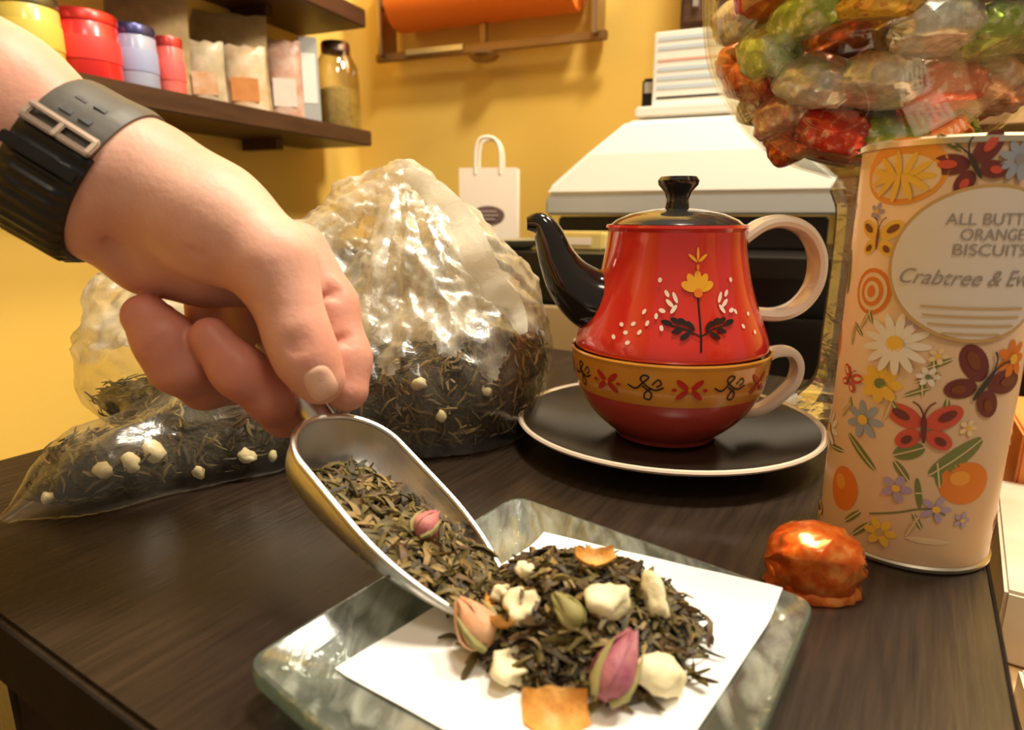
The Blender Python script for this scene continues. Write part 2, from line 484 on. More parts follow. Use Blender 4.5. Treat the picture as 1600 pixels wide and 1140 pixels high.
# ------------------------------------------------------------------ wrist watch, worn with the buckle on the inner wrist
M['resin'] = mat('black_resin', (.007, .006, .006), .42, bump=.06, bscale=200)
M['resin_grey'] = mat('grey_resin', (.085, .078, .066), .5, bump=.06, bscale=200)  # upper strap, lighter grey than the black lower strap
wax = (ARM2 - ARM1).normalized()
WC = px(128, 272, .2515)
e1 = perp.normalized(); e1 = (e1 - wax * e1.dot(wax)).normalized(); e2 = wax.cross(e1)   # e2 away from / towards the camera
if e2.y > 0: e2 = -e2                                                                     # e2 faces the camera
def arm_r(phi, s):
    dr = e1 * math.sin(phi) + e2 * math.cos(phi); c = WC + wax * s
    return find_surface(lambda P: -hand_sdf(P), c, dr, .012, .05, 160), c, dr
watch = empty('wristwatch', WC)
def strap(phi0, phi1, half, lift, thick, n=40, m=8, ridge=0):
    vs = []; fs = []
    rows = []
    for i in range(n + 1):
        ph = phi0 + (phi1 - phi0) * i / n
        rr = max(arm_r(ph, s)[0] for s in (-half, 0, half))
        top = []; bot = []
        for j in range(m + 1):
            s = (j / m * 2 - 1); ed = (1 - abs(s) ** 6)
            _, c, dr = WC, WC + wax * (s * half), e1 * math.sin(ph) + e2 * math.cos(ph)
            rz = 0
            if ridge and abs(s) < .86: rz = .0011 * (1 if math.sin(i * math.pi / 2.5) > 0 else 0)
            r0, _, _ = arm_r(ph, s * half * .98)
            base = .6 * r0 + .4 * rr + lift
            top.append(c + dr * (base + thick * (.5 + .5 * ed) + rz)); bot.append(c + dr * (base - .0006))
        rows.append(top + bot[::-1])
    k = len(rows[0])
    for r in rows: vs += r
    for i in range(n):
        for j in range(k):
            j2 = (j + 1) % k; fs.append((i * k + j, i * k + j2, (i + 1) * k + j2, (i + 1) * k + j))
    fs.append(tuple(reversed(range(k)))); fs.append(tuple(range(n * k, n * k + k)))
    m_ = MB(); m_.add(vs, fs); return m_
inv = Matrix.Translation(-WC)
H = .0135
strap(-1.75, .52, H, .0004, .0024, n=64, ridge=1).build('lower_strap', M['resin'], watch, local=inv)
us = strap(.50, 2.2, H * .92, .0004, .0020, n=40).build('upper_strap', M['resin_grey'], watch, local=inv)
us['label'] = 'grey strap end with slots'
def patch(phi, s, lp, ls, lift, th):                      # a small block lying on the strap
    r, c, dr = arm_r(phi, s); tn = (e1 * math.cos(phi) - e2 * math.sin(phi))
    R = Matrix((wax, tn, dr)).transposed()
    m_ = MB(); m_.box(c + dr * (r + lift), (ls, lp, th), R); return m_
for q, ph in enumerate((.86, 1.10)):
    for s in (-.0035, .0035):
        patch(ph, s, .0022, .0042, .0028, .0008).build('strap_slot', M['resin'], us, smooth=False, local=inv)
bk = MB()
for ph, s, lp, ls in ((.52, 0, .0026, .0255), (.69, 0, .0022, .0255), (.60, -.0135, .0062, .0024), (.60, .0135, .0062, .0024)):
    t = patch(ph, s * .88, lp, ls, .0038, .0020); bk.add(t.v, t.f)
ob = bk.build('buckle', M['chrome'], watch, smooth=False, local=inv, bevel=.0005)
patch(.60, 0, .0075, .0022, .0044, .0012).build('buckle_tongue', M['chrome'], ob, smooth=False, local=inv, bevel=.0004)
patch(.20, 0, .0045, .028, .0040, .0020).build('strap_keeper', M['resin'], watch, smooth=False, local=inv, bevel=.0006)
# the case sits on the hidden back of the wrist
r, c, dr = arm_r(math.pi, 0); tn = (e1 * math.cos(math.pi) - e2 * math.sin(math.pi)); R = Matrix((wax, tn, dr)).transposed()
cs = MB(); cs.box(c + dr * (r + .006), (.036, .040, .011), R); cs.build('watch_case', M['resin'], watch, smooth=False, local=inv, bevel=.002)
strap(2.2, 2.75, H * .95, .0004, .0024, n=12).build('strap_end_piece', M['resin'], watch, local=inv)
strap(-2.75, -1.75, H * .95, .0004, .0024, n=20).build('strap_end_piece', M['resin'], watch, local=inv)
tag(watch, 'black ridged resin watch strap with metal buckle around the wrist', 'watch')

# ------------------------------------------------------------------ metal scoop
SB = px(505, 652, .268); ST = px(764, 942, .228)
sx = (ST - SB); SL = sx.length; sx.normalize()
ac0 = px(735, 760, .286) - px(572, 826, .230)
sy = (ac0 - sx * ac0.dot(sx)).normalized(); sz = sx.cross(sy)
if sz.z < 0: sz = -sz
SM = Matrix((sx, sy, sz)).transposed().to_4x4(); SM.translation = SB
scoop = bpy.data.objects.new('scoop', None); COL.objects.link(scoop); scoop.matrix_world = SM; scoop.empty_display_size = .02
SW = .0262
def sc_w(t):      # half width of the rim
    if t < .22: return SW * math.sqrt(max(0, 1 - ((.22 - t) / .22) ** 2)) * .98 + .0004
    return SW * (.98 + .02 * math.sin(t * 3)) * (1 - .50 * max(0, (t - .5) / .5) ** 2.2)
def sc_d(t):      # depth below the rim
    a = .023 * (1 - max(0, (.14 - t) / .14) ** 2.2)
    return max(a * (1 - .86 * max(0, (t - .30) / .70) ** 1.25), .0008)
def scoop_shell(offset):
    rows = []
    for i in range(41):
        t = i / 40; t = t ** 1.3 if t < 1 else 1
        row = []
        for j in range(25):
            a = math.pi * (j / 24) - math.pi / 2
            wv = sc_w(t) + offset; dv = sc_d(t) + offset
            row.append(Vector((t * SL - (offset if i == 0 else 0), wv * math.sin(a), -dv * math.cos(a) ** .8 if math.cos(a) > 0 else 0)))
        rows.append(row)
    return rows
inner = scoop_shell(0); outer = scoop_shell(.0011)
mb = MB(); vs = [p for r in inner for p in r] + [p for r in outer for p in r]; N = 41 * 25; fs = []
for i in range(40):
    for j in range(24):
        a = i * 25 + j; fs.append((a, a + 1, a + 26, a + 25)); fs.append((N + a, N + a + 25, N + a + 26, N + a + 1))
    for j in (0, 24):
        a = i * 25 + j; fs.append((a, a + 25, N + a + 25, N + a))
for j in range(24):
    for i in (0, 40):
        a = i * 25 + j; fs.append((a, a + 1, N + a + 1, N + a))
mb.add(vs, fs); mb.build('scoop_bowl', M['steel'], scoop)
rim = MB()
side = [Vector((inner[i][0].x, inner[i][0].y - .0005, .0002)) for i in range(40, -1, -1)] + [Vector((inner[i][24].x, inner[i][24].y + .0005, .0002)) for i in range(1, 41)]
rim.tube(side, .0013, n=8); rim.build('rolled_rim', M['steel'], scoop)
SMI = SM.inverted()
hp = [SMI @ p for p in (px(508, 664, .276), px(480, 628, .277), px(450, 585, .281), px(430, 560, .286), px(415, 545, .290))]
hd = MB(); hd.tube([tuple(q) for q in smooth_path(hp, 4)], .0062, n=14); hd.build('scoop_handle', M['steel'], scoop)
tag(scoop, 'shiny metal hand scoop half full of loose tea', 'scoop')

# ------------------------------------------------------------------ dried tea
leafcols = [(.034, .024, .008), (.070, .052, .013), (.118, .086, .023), (.080, .042, .014), (.20, .13, .04), (.016, .011, .006)]
LM = [mat('dried_leaf_%s' % n, c, .6, var=tuple(x * 1.5 for x in c), vscale=400) for n, c in zip(('dark', 'green', 'olive', 'brown', 'tan', 'black'), leafcols)]
def shard(mb, p, d, nrm, L, wd, curl, mi, twist=0.0, rings=5):
    d = d.normalized(); s = d.cross(nrm)
    if s.length < 1e-4: s = d.orthogonal()
    s.normalize(); n2 = s.cross(d)
    vs = []; ph = random.random() * 6.3
    for i in range(rings):
        t = i / (rings - 1); q = t - .5
        c = p + d * (q * L) + n2 * (curl * L * (.25 - q * q) * 2) + s * (math.sin(t * 5 + ph) * L * .07)
        rw = wd * (math.sin(math.pi * (.12 + .76 * t)) ** .7)
        for k in range(3):
            a = 2.094 * k + twist * t + ph
            vs.append(c + s * (math.cos(a) * rw) + n2 * (math.sin(a) * rw * .55))
    fs = []
    for i in range(rings - 1):
        for k in range(3):
            k2 = (k + 1) % 3; fs.append((i * 3 + k, i * 3 + k2, i * 3 + 3 + k2, i * 3 + 3 + k))
    fs.append((2, 1, 0)); b = (rings - 1) * 3; fs.append((b, b + 1, b + 2))
    mb.add(vs, fs, mi)
def rdir(flat=.5):
    a = random.random() * 6.283; return Vector((math.cos(a), math.sin(a), random.uniform(-flat, flat)))
M['heap'] = mat('tea_heap', (.022, .018, .008), .8, var=(.06, .045, .018), vscale=300, bump=.9, bscale=500)
M['cream'] = mat('cream_dried_fruit', (.80, .72, .47), .6, var=(.70, .60, .34), vscale=120, bump=.3, bscale=220)
M['rose'] = mat('rose_petal', (.42, .10, .13), .6, var=(.55, .24, .18), vscale=130, bump=.3, bscale=260)
M['purple'] = mat('purple_petal', (.26, .06, .10), .6, var=(.40, .15, .15), vscale=130, bump=.3, bscale=260)
M['pinktan'] = mat('faded_petal', (.55, .25, .13), .6, var=(.64, .38, .2), vscale=130, bump=.3, bscale=260)
M['sepal'] = mat('olive_sepal', (.22, .20, .06), .65, var=(.33, .28, .10), vscale=150)
M['peel'] = mat('orange_peel', (.52, .21, .03), .55, var=(.68, .36, .09), vscale=160, bump=.5, bscale=300)

def blob(name, size, material, seed=0, nz=.22, sub=3, flat=None):
    bm = bmesh.new(); bmesh.ops.create_icosphere(bm, subdivisions=sub, radius=1)
    off_ = Vector((seed * 3.7, seed * 1.3, seed * 2.1))
    for vv in bm.verts:
        n = noise.noise(vv.co * 1.3 + off_) * nz * 1.6 + noise.noise(vv.co * 3.1 + off_) * nz * .6
        c = vv.co * (1 + n)
        if flat is not None and c.z < flat: c.z = flat + (c.z - flat) * .15
        vv.co = Vector((c.x * size[0], c.y * size[1], c.z * size[2]))
    me = bpy.data.meshes.new(name); bm.to_mesh(me); bm.free()
    return link(name, me, material)
def rosebud(loc, axis, L, r, m, label, seed=0, group=None, nm='rosebud'):
    root = empty(nm, loc)
    root.rotation_euler = axis.to_track_quat('Z', 'Y').to_euler()
    prof = [(0, 0), (.6, .06), (.92, .2), (1, .36), (.86, .55), (.55, .78), (.22, .94), (.0, 1)]
    core = MB(); core.lathe([(max(a * r * .9, .0001), b * L) for a, b in prof], n=14)
    core.build('bud_core', m, root)
    for k in range(5):                      # overlapping petals wound round the core
        vs = []; fs = []
        a0 = k * 1.257 + seed
        for th in (0, .0005):
            for i in range(9):
                t = i / 8
                for j in range(5):
                    s = j / 4 * 2 - 1
                    rr = np.interp(t, [p[1] for p in prof], [p[0] for p in prof]) * r
                    rr = max(rr, r * .12) * (1.04 + .10 * t + .05 * s) + th
                    a = a0 + s * .75 * (1 - .55 * t ** 2) + t * .5
                    vs.append((rr * math.cos(a), rr * math.sin(a), t * L * (1.0 + .05 * math.sin(k * 2.2)) - abs(s) * .08 * L * t))
        for q in (0, 45):
            for i in range(8):
                for j in range(4):
                    a = q + i * 5 + j; fs.append((a, a + 1, a + 6, a + 5))
        pm_ = MB(); pm_.add(vs, fs); pm_.build('petal', m, root)
    for k in range(3):
        sm_ = MB(); a = k * 2.09 + seed
        sm_.tube([(r * .5 * math.cos(a), r * .5 * math.sin(a), 0), (r * 1.0 * math.cos(a), r * 1.0 * math.sin(a), L * .18), (r * 1.12 * math.cos(a), r * 1.12 * math.sin(a), L * .45), (r * 1.0 * math.cos(a), r * 1.0 * math.sin(a), L * .75)], [r * .22, r * .28, r * .2, r * .03], n=6)
        sm_.build('sepal', M['sepal'], root)
    return tag(root, label, 'rosebud', group)

# ------------------------------------------------------------------ glass plate, paper and the heap of tea
M['plate_glass'] = thin_glass('greenish_plate_glass', (.70, .75, .70), .13, .20, milky=.21, milk_col=(.60, .64, .56), bump=.14, bscale=130, stretch=(1, .10, 1), streak=True)
M['plate_edge'] = thin_glass('green_glass_edge', (.50, .66, .59), .30, .08, milky=.22, milk_col=(.30, .42, .36), bump=.4, bscale=90)
pc = [gp(378, 1032, .016), gp(806, 772, .016), gp(1276, 938, .016)]       # left, back, right corners
ctr = (pc[0] + pc[2]) / 2
front = ctr * 2 - pc[1]
ex = (pc[1] - pc[0]); ey = (pc[1] - pc[2])
pc.append(front)
plate = empty('glass_plate', (ctr.x, ctr.y, 0))
inv = Matrix.Translation(-Vector((ctr.x, ctr.y, 0)))
def quad_ring(sc, z, n=14, rnd=.06):
    """rounded quad, sc = scale about the centre"""
    out = []
    for i in range(4):
        a, b, c = pc[i - 1], pc[i], pc[(i + 1) % 4]
        p0 = b + (a - b) * rnd; p2 = b + (c - b) * rnd
        for k in range(5):
            t = k / 4; q = p0 * (1 - t) ** 2 + b * 2 * t * (1 - t) + p2 * t * t
            out.append(q)
        for k in range(1, n):
            t = k / n; out.append(p2 + ((c + (b - c) * rnd) - p2) * t)
    res = []
    for q in out:
        v_ = Vector((q.x - ctr.x, q.y - ctr.y, 0)) * sc
        res.append(Vector((ctr.x + v_.x, ctr.y + v_.y, z)))
    return res
rings_top = [(.02, .0065), (.45, .0065), (.70, .0067), (.80, .0085), (.90, .0125), (.975, .0160)]
rings_edge = [(.975, .0160), (.994, .0158), (1.0, .0140), (.995, .0100), (.985, .0088)]
rings_bot = [(.985, .0088), (.90, .0060), (.80, .0018), (.70, .0004), (.45, .0004), (.02, .0004)]
for nm, rr, mm in (('plate_dish', rings_top, M['plate_glass']), ('plate_rim_edge', rings_edge, M['plate_edge']), ('plate_underside', rings_bot, M['plate_edge'])):
    m_ = MB(); k = None; vs = []; fs = []
    for sc, z in rr:
        q = quad_ring(sc, z); k = len(q); vs += q
    for i in range(len(rr) - 1):
        for j in range(k):
            j2 = (j + 1) % k; fs.append((i * k + j, i * k + j2, (i + 1) * k + j2, (i + 1) * k + j))
    if nm == 'plate_dish': fs.append(tuple(range(k)))
    if nm == 'plate_underside': fs.append(tuple(range((len(rr) - 1) * k, len(rr) * k)))
    m_.add(vs, fs); m_.build(nm, mm, plate, local=inv)
tag(plate, 'square greenish textured glass plate under the white paper', 'plate')
# white sheet of paper resting in the plate
qa = [gp(522, 1026, .0125), gp(850, 816, .0150), gp(1222, 926, .0150)]
pu, pw = (pc[1] - pc[0]) / 2, (pc[1] - pc[2]) / 2
def dish_z(x, y):              # height of the plate's upper surface
    dx, dy = x - ctr.x, y - ctr.y; det = pu.x * pw.y - pu.y * pw.x
    a_ = (dx * pw.y - dy * pw.x) / det; b_ = (pu.x * dy - pu.y * dx) / det
    return float(np.interp(max(abs(a_), abs(b_)), [q[0] for q in rings_top], [q[1] for q in rings_top]))
qa.append(qa[0] + (qa[2] - qa[1]) * 1.0)
mb = MB(); n = 22; vs = []; fs = []
for th in (.0, -.0004):
    for i in range(n + 1):
        for j in range(n + 1):
            s, t = i / n, j / n
            p = qa[1] * (1 - s) * (1 - t) + qa[0] * s * (1 - t) + qa[2] * (1 - s) * t + qa[3] * s * t
            e = max(abs(s - .5), abs(t - .5)) * 2
            z = max(.0078, dish_z(p.x, p.y) + .0011) + .0004 * noise.noise(Vector((s * 5, t * 5, 1)))
            vs.append((p.x, p.y, z + th))
m2 = (n + 1) ** 2
for q in (0, m2):
    for i in range(n):
        for j in range(n):
            a = q + i * (n + 1) + j; fs.append((a, a + 1, a + n + 2, a + n + 1))
mb.add(vs, fs); ppr = mb.build('paper_sheet', M['paper']); tag(ppr, 'white paper sheet on the glass plate under the heaped tea', 'paper')

PC = gp(905, 972, .010)          # centre of the heap
HX = (gp(1085, 985, .01) - gp(715, 985, .01)) / 2
heap_rx, heap_ry, heap_h = HX.length * .92, .0325, .0205
def heap_z(x, y):
    dx = (x - PC.x) / heap_rx; dy = (y - PC.y) / heap_ry
    r2 = dx * dx + dy * dy
    return .0082 + heap_h * max(0, 1 - r2) ** .8 * (1 + .25 * noise.noise(Vector((x * 60, y * 60, 0))))
mb = MB(); nr, na = 14, 48; vs = []; fs = []
for i in range(nr + 1):
    for k in range(na):
        rr = i / nr * .97; a = 2 * math.pi * k / na
        wob = 1 + .10 * math.sin(3 * a + 1) + .07 * math.sin(5 * a)
        x = PC.x + heap_rx * rr * wob * math.cos(a); y = PC.y + heap_ry * rr * wob * math.sin(a)
        vs.append((x, y, heap_z(x, y) if i < nr else .0080))
for i in range(nr):
    for k in range(na):
        k2 = (k + 1) % na; fs.append((i * na + k, i * na + k2, (i + 1) * na + k2, (i + 1) * na + k))
fs.append(tuple(range(na)))
mb.add(vs, fs)
for i in range(1500):
    a = random.random() * 6.283; rr = math.sqrt(random.random()) * (1.06 if random.random() < .9 else 1.22)
    x = PC.x + heap_rx * rr * math.cos(a); y = PC.y + heap_ry * rr * math.sin(a)
    z = heap_z(x, y) + random.uniform(0, .0022)
    shard(mb, Vector((x, y, z + .0006)), rdir(.6), Vector((random.uniform(-.3, .3), random.uniform(-.5, 0), 1)), random.uniform(.006, .0135), random.uniform(.0007, .0016), random.uniform(-.2, .6), 1 + random.choices(range(6), (4, 4, 3, 3, 2, 4))[0], random.uniform(-2, 2))
hp_o = mb.build('loose_tea', [M['heap']] + LM); tag(hp_o, 'heap of loose dried tea leaves on the white paper', 'tea', kind='stuff')
def on_heap(x, y, up=0.0):
    g = gp(x, y, .012)
    for _ in range(6):
        g = gp(x, y, heap_z(g.x, g.y))
    return Vector((g.x, g.y, heap_z(g.x, g.y) + up))
# larger curled leaves lying on the heap and beside it
def big_leaf(loc, d, L, wd, curl, mi, label, group):
    m_ = MB(); n = 8; vs = []; fs = []
    s = d.cross(Vector((0, 0, 1))).normalized(); ph = random.random() * 3
    for th in (0, -.0005):
        for i in range(n + 1):
            t = i / n; hw = wd * math.sin(math.pi * min(1, .06 + .9 * t)) ** .8
            for j in range(5):
                q = j / 4 * 2 - 1
                p = d * ((t - .5) * L) + s * (q * hw * math.cos(t * 1.2 + ph)) + Vector((0, 0, abs(q) ** 1.4 * hw * 1.1 + curl * L * (t - .5) ** 2 * 1.5 + th + q * hw * .5 * math.sin(t * 2 + ph)))
                vs.append(p)
    for q in (0, (n + 1) * 5):
        for i in range(n):
            for j in range(4):
                a = q + i * 5 + j; fs.append((a, a + 1, a + 6, a + 5))
    m_.add(vs, fs); o = m_.build('tea_leaf', LM[mi]); o.location = loc
    return tag(o, label, 'leaf', group)
for i in range(46):
    a = random.random() * 6.283; rr = math.sqrt(random.random()) * .95
    x = PC.x + heap_rx * rr * math.cos(a); y = PC.y + heap_ry * rr * math.sin(a)
    d = rdir(.25).normalized()
    big_leaf(Vector((x, y, heap_z(x, y) + .0032)), d, random.uniform(.009, .015), random.uniform(.0012, .0022), random.uniform(0, .5), random.choice((0, 1, 1, 2, 3, 4)), 'curled dried tea leaf lying on the heap on white paper', 'curled leaves on the tea heap')
for k, (x, y, ang) in enumerate(((1090, 1058, .2), (1082, 1052, 1.3), (1100, 1068, -.6), (1088, 1066, 2.2))):
    g = gp(x, y, .0095); big_leaf(g + Vector((0, 0, .0012)), Vector((math.cos(ang), math.sin(ang), .1)), .009, .0011, .3, (1, 2, 0, 2)[k], 'stray tea leaf on bare white paper beside the heap', 'stray leaves beside the heap')

def chunk(x, y, size, seed, label, rot=(0, 0, 0), up=.004, hole=False, nm='dried_fruit_chunk'):
    o = blob(nm, tuple(q * .88 for q in size), M['cream'], seed, nz=.30)
    if hole:
        for vv in o.data.vertices:
            c = vv.co; r = math.hypot(c.x / size[0], c.y / size[1])
            if r < .75: c.z *= .25 + .9 * (r / .75) ** 2
    o.location = on_heap(x, y, up); o.rotation_euler = rot
    return tag(o, label, 'dried fruit')
chunk(948, 975, (.0082, .0062, .0060), 1, 'large blocky cream fruit chunk high on the tea heap', (.2, .1, .3), .0055)
chunk(1020, 955, (.0042, .0080, .0052), 2, 'narrow upright cream fruit piece on the far side of the heap', (.7, .2, .5), .0060)
chunk(815, 1003, (.0068, .0062, .0042), 3, 'pale ring-like cream piece with a dark hollow', (.5, -.2, 0), .005, True)
chunk(800, 1056, (.0078, .0070, .0050), 4, 'rounded cream piece with dark dimple at the near edge of the heap', (.3, .2, .7), .0045, True)
chunk(1032, 1080, (.0095, .0080, .0070), 5, 'biggest smooth cream lump on the paper beside the purple rosebud', (0, .2, .2), .0065)
chunk(785, 946, (.0050, .0040, .0036), 6, 'small cream bit under the scoop lip', (0, .2, .9), .0045)
chunk(822, 912, (.0042, .0034, .0034), 7, 'tiny cream bit on the far edge of the heap beside the scoop', (0, .4, .2), .005)
rosebud(on_heap(765, 1030, .0065), Vector((-.55, .5, .55)), .018, .0062, M['pinktan'], 'faded orange-pink rosebud at the scoop lip', .4)
rosebud(on_heap(938, 1118, .0055), Vector((.45, .55, .50)), .022, .0058, M['purple'], 'dark purple rosebud pointing up from the near heap edge', 1.2)
rosebud(on_heap(905, 1048, .0045), Vector((-.6, .3, .6)), .013, .0036, M['sepal'], 'slim olive green bud in the middle of the heap', 2.0, nm='dried_bud')
def peel(x, y, L, wd, label, ang, up=.004, curl=.6):
    m_ = MB(); vs = []; fs = []; n = 12
    for th in (0, -.0016):
        for i in range(n + 1):
            t = i / n - .5
            for j in range(7):
                q = j / 6 - .5
                wob = .0012 * noise.noise(Vector((t * 6, q * 6, x)))
                vs.append((t * L, q * wd * (1 - .7 * abs(t)), curl * (t * t * L * 1.6 + q * q * wd * 1.2) + th + wob))
    k = (n + 1) * 7
    for q in (0, k):
        for i in range(n):
            for j in range(6):
                a = q + i * 7 + j; fs.append((a, a + 1, a + 8, a + 7))
    for i in range(n):
        for j in (0, 6):
            a = i * 7 + j; fs.append((a, a + 7, k + a + 7, k + a))
    for j in range(6):
        for i in (0, n):
            a = i * 7 + j; fs.append((a, a + 1, k + a + 1, k + a))
    m_.add(vs, fs); o = m_.build('orange_peel', M['peel']); o.location = on_heap(x, y, up); o.rotation_euler = (.5, .1, ang)
    return tag(o, label, 'orange peel')
peel(862, 1158, .018, .014, 'broad golden orange peel at the near foot of the heap', .1, .0085)
peel(925, 903, .014, .007, 'thin brown-orange peel strip on the far edge of the heap', .2, .0075)
peel(772, 1000, .016, .009, 'curved orange-red peel beside the scoop lip', 1.9, .006)

# tea in the scoop: a filled bed and leaf bits on it
def scoop_fill(t, s):
    lev = -.0150 + .0165 * max(0, (t - .30)) / .7 * 1.0
    lev = min(lev, -.0012 - .0005)
    dep = sc_d(t)
    return max(lev + .0018 * noise.noise(Vector((t * 9, s * 3, 2))) - .003 * max(0, .30 - t) / .3, -dep + .0016)
def s_half(t, z):
    q = min(1, max(0, -z / sc_d(t)))
    ca = q ** 1.25; return sc_w(t) * math.sqrt(max(0, 1 - ca * ca))
mb = MB(); vs = []; fs = []
nt_, ns_ = 24, 14
for i in range(nt_ + 1):
    t = .12 + .84 * i / nt_
    for j in range(ns_ + 1):
        s = j / ns_ * 2 - 1
        z = scoop_fill(t, s); hw = s_half(t, z)
        vs.append((t * SL, s * hw * .985, z))
for i in range(nt_):
    for j in range(ns_):
        a = i * (ns_ + 1) + j; fs.append((a, a + 1, a + ns_ + 2, a + ns_ + 1))
mb.add(vs, fs)
for i in range(620):
    t = .14 + .82 * random.random() ** .85; s = random.uniform(-.93, .93)
    z = scoop_fill(t, s); hw = s_half(t, z)
    p = Vector((t * SL, s * hw * .93, z + random.uniform(.0004, .0022)))
    shard(mb, p, rdir(.55), Vector((random.uniform(-.3, .3), random.uniform(-.3, .3), 1)), random.uniform(.006, .014), random.uniform(.0008, .0018), random.uniform(-.1, .5), 1 + random.choices(range(6), (2, 4, 5, 3, 3, 1))[0], random.uniform(-2, 2))
st = mb.build('loose_tea', [M['heap']] + LM); st.matrix_world = SM; tag(st, 'loose olive dried tea lying in the metal scoop', 'tea', kind='stuff')
for i in range(16):
    t = .3 + .6 * random.random(); s = random.uniform(-.7, .7); z = scoop_fill(t, s)
    o = big_leaf((0, 0, 0), rdir(.1).normalized(), random.uniform(.009, .014), random.uniform(.0013, .002), .3, random.choice((1, 2, 2, 4, 3)), 'curled dried tea leaf lying in the metal scoop', 'curled leaves in the scoop')
    o.matrix_world = SM @ Matrix.Translation((t * SL, s * s_half(t, z), z + .003))
rosebud(SM @ Vector((.64 * SL, -.0015, scoop_fill(.64, 0) + .0035)), (sx * -.2 + sy * .8 + sz * .45), .013, .0048, M['rose'], 'small pink rosebud lying in the scoop', .9)

# ------------------------------------------------------------------ plastic bag of tea
def bag_core(p):
    d = chain(p, [J(690, 610, .46, 148), J(725, 560, .50, 125)], .02)
    d = smin(d, chain(p, [J(690, 560, .47, 138), J(668, 450, .47, 112), J(640, 345, .475, 62), J(632, 294, .475, 16)], .02), .02)
    d = smin(d, chain(p, [J(632, 292, .475, 14), J(560, 330, .47, 34), J(480, 400, .46, 60)], .02), .03)
    d = smin(d, chain(p, [J(632, 294, .475, 12), J(715, 372, .478, 30), J(778, 462, .482, 42), J(775, 560, .48, 62)], .02), .03)
    d = smin(d, chain(p, [J(640, 620, .45, 120), J(480, 650, .43, 108), J(350, 695, .40, 100), J(150, 752, .350, 78), J(15, 810, .318, 16)], .02), .025)
    d = smin(d, chain(p, [J(560, 560, .47, 125), J(400, 540, .45, 118), J(250, 560, .43, 100), J(195, 480, .43, 46)], .03), .025)
    return d
_ap = np.array(px(632, 284, .475))
def crumple(v, f, seed=0.0, amp=.006):
    """push a film mesh in and out along its normals: long creases that fan from the bag's mouth, and finer cross creases"""
    me = bpy.data.meshes.new('tmp'); me.from_pydata(v.tolist(), [], f.tolist()); me.update()
    nr = np.empty(len(v) * 3, np.float32); me.vertex_normals.foreach_get('vector', nr); nr = nr.reshape(-1, 3); bpy.data.meshes.remove(me)
    q = v - _ap; ang = np.arctan2(q[:, 0], -q[:, 2] + .015); rr = np.linalg.norm(q, axis=1)
    out = np.empty(len(v))
    for i in range(len(v)):
        n1 = noise.noise(Vector((ang[i] * 4.2 + rr[i] * 3, rr[i] * 7 + seed, q[i, 1] * 12)))
        n2 = noise.noise(Vector((ang[i] * 9.5 - rr[i] * 5 + seed, rr[i] * 16, q[i, 1] * 24 + 5)))
        n3 = noise.noise(Vector((v[i, 0] * 75 + v[i, 2] * 45 + seed, v[i, 1] * 55, v[i, 2] * 85)))
        out[i] = (.75 - 2.4 * abs(n1)) * .60 + (.7 - 2.4 * abs(n2)) * .42 + (.6 - 2.2 * abs(n3)) * .34
    up = np.clip((v[:, 2] - .012) / .06, .22, 1) * np.clip(rr / .05, .3, 1)
    v = v + nr * (out * amp * up)[:, None]
    v[:, 2] = np.maximum(v[:, 2], .0012)
    return v
def bag_sdf(p):
    return np.maximum(bag_core(p), -(p[:, 2] - .0012))
M['bag'] = thin_glass('clear_plastic_film', (.97, .96, .92), .10, .22, milky=.030, milk_col=(.86, .80, .66), bump=.3, bscale=45, stretch=(1, 1, .35), streak=True)  # both films: milky noise streaks paint in the crinkle highlights
M['bag_crumpled'] = thin_glass('crumpled_plastic_film', (.97, .96, .92), .13, .32, milky=.19, milk_col=(.92, .87, .72), bump=.4, bscale=60, stretch=(1, 1, .3), streak=True)
M['bag_hem'] = thin_glass('white_plastic_hem', (.9, .9, .85), .12, .25, milky=.82, milk_col=(.95, .92, .80), bump=.3, bscale=80)
tea_bag = empty('tea_bag', gp(560, 690))
inv = Matrix.Translation(-tea_bag.location)
v, f = surface_nets(bag_sdf, (-.30, .25, -.004), (.09, .62, .20), .0030)
v = crumple(v, f, 0.0, .0068)
bo = mesh_from('plastic_film', v, f, [M['bag'], M['bag_crumpled']], tea_bag); bo.matrix_parent_inverse = inv
fc = v[f].mean(1); thr = .066 + .012 * np.sin(fc[:, 0] * 90) + .008 * np.sin(fc[:, 0] * 210 + 1)
bo.data.polygons.foreach_set('material_index', (fc[:, 2] > thr).astype(np.int32))
# a second, inner layer of folded film in the slack upper part
v, f = surface_nets(lambda p: np.maximum(np.maximum(bag_core(p) + .016, .072 - p[:, 2]), p[:, 2] - .18), (-.30, .25, .06), (.09, .62, .20), .0036)
fo = mesh_from('folded_film', crumple(v, f, 4.7, .012), f, M['bag_crumpled'], tea_bag); fo.matrix_parent_inverse = inv
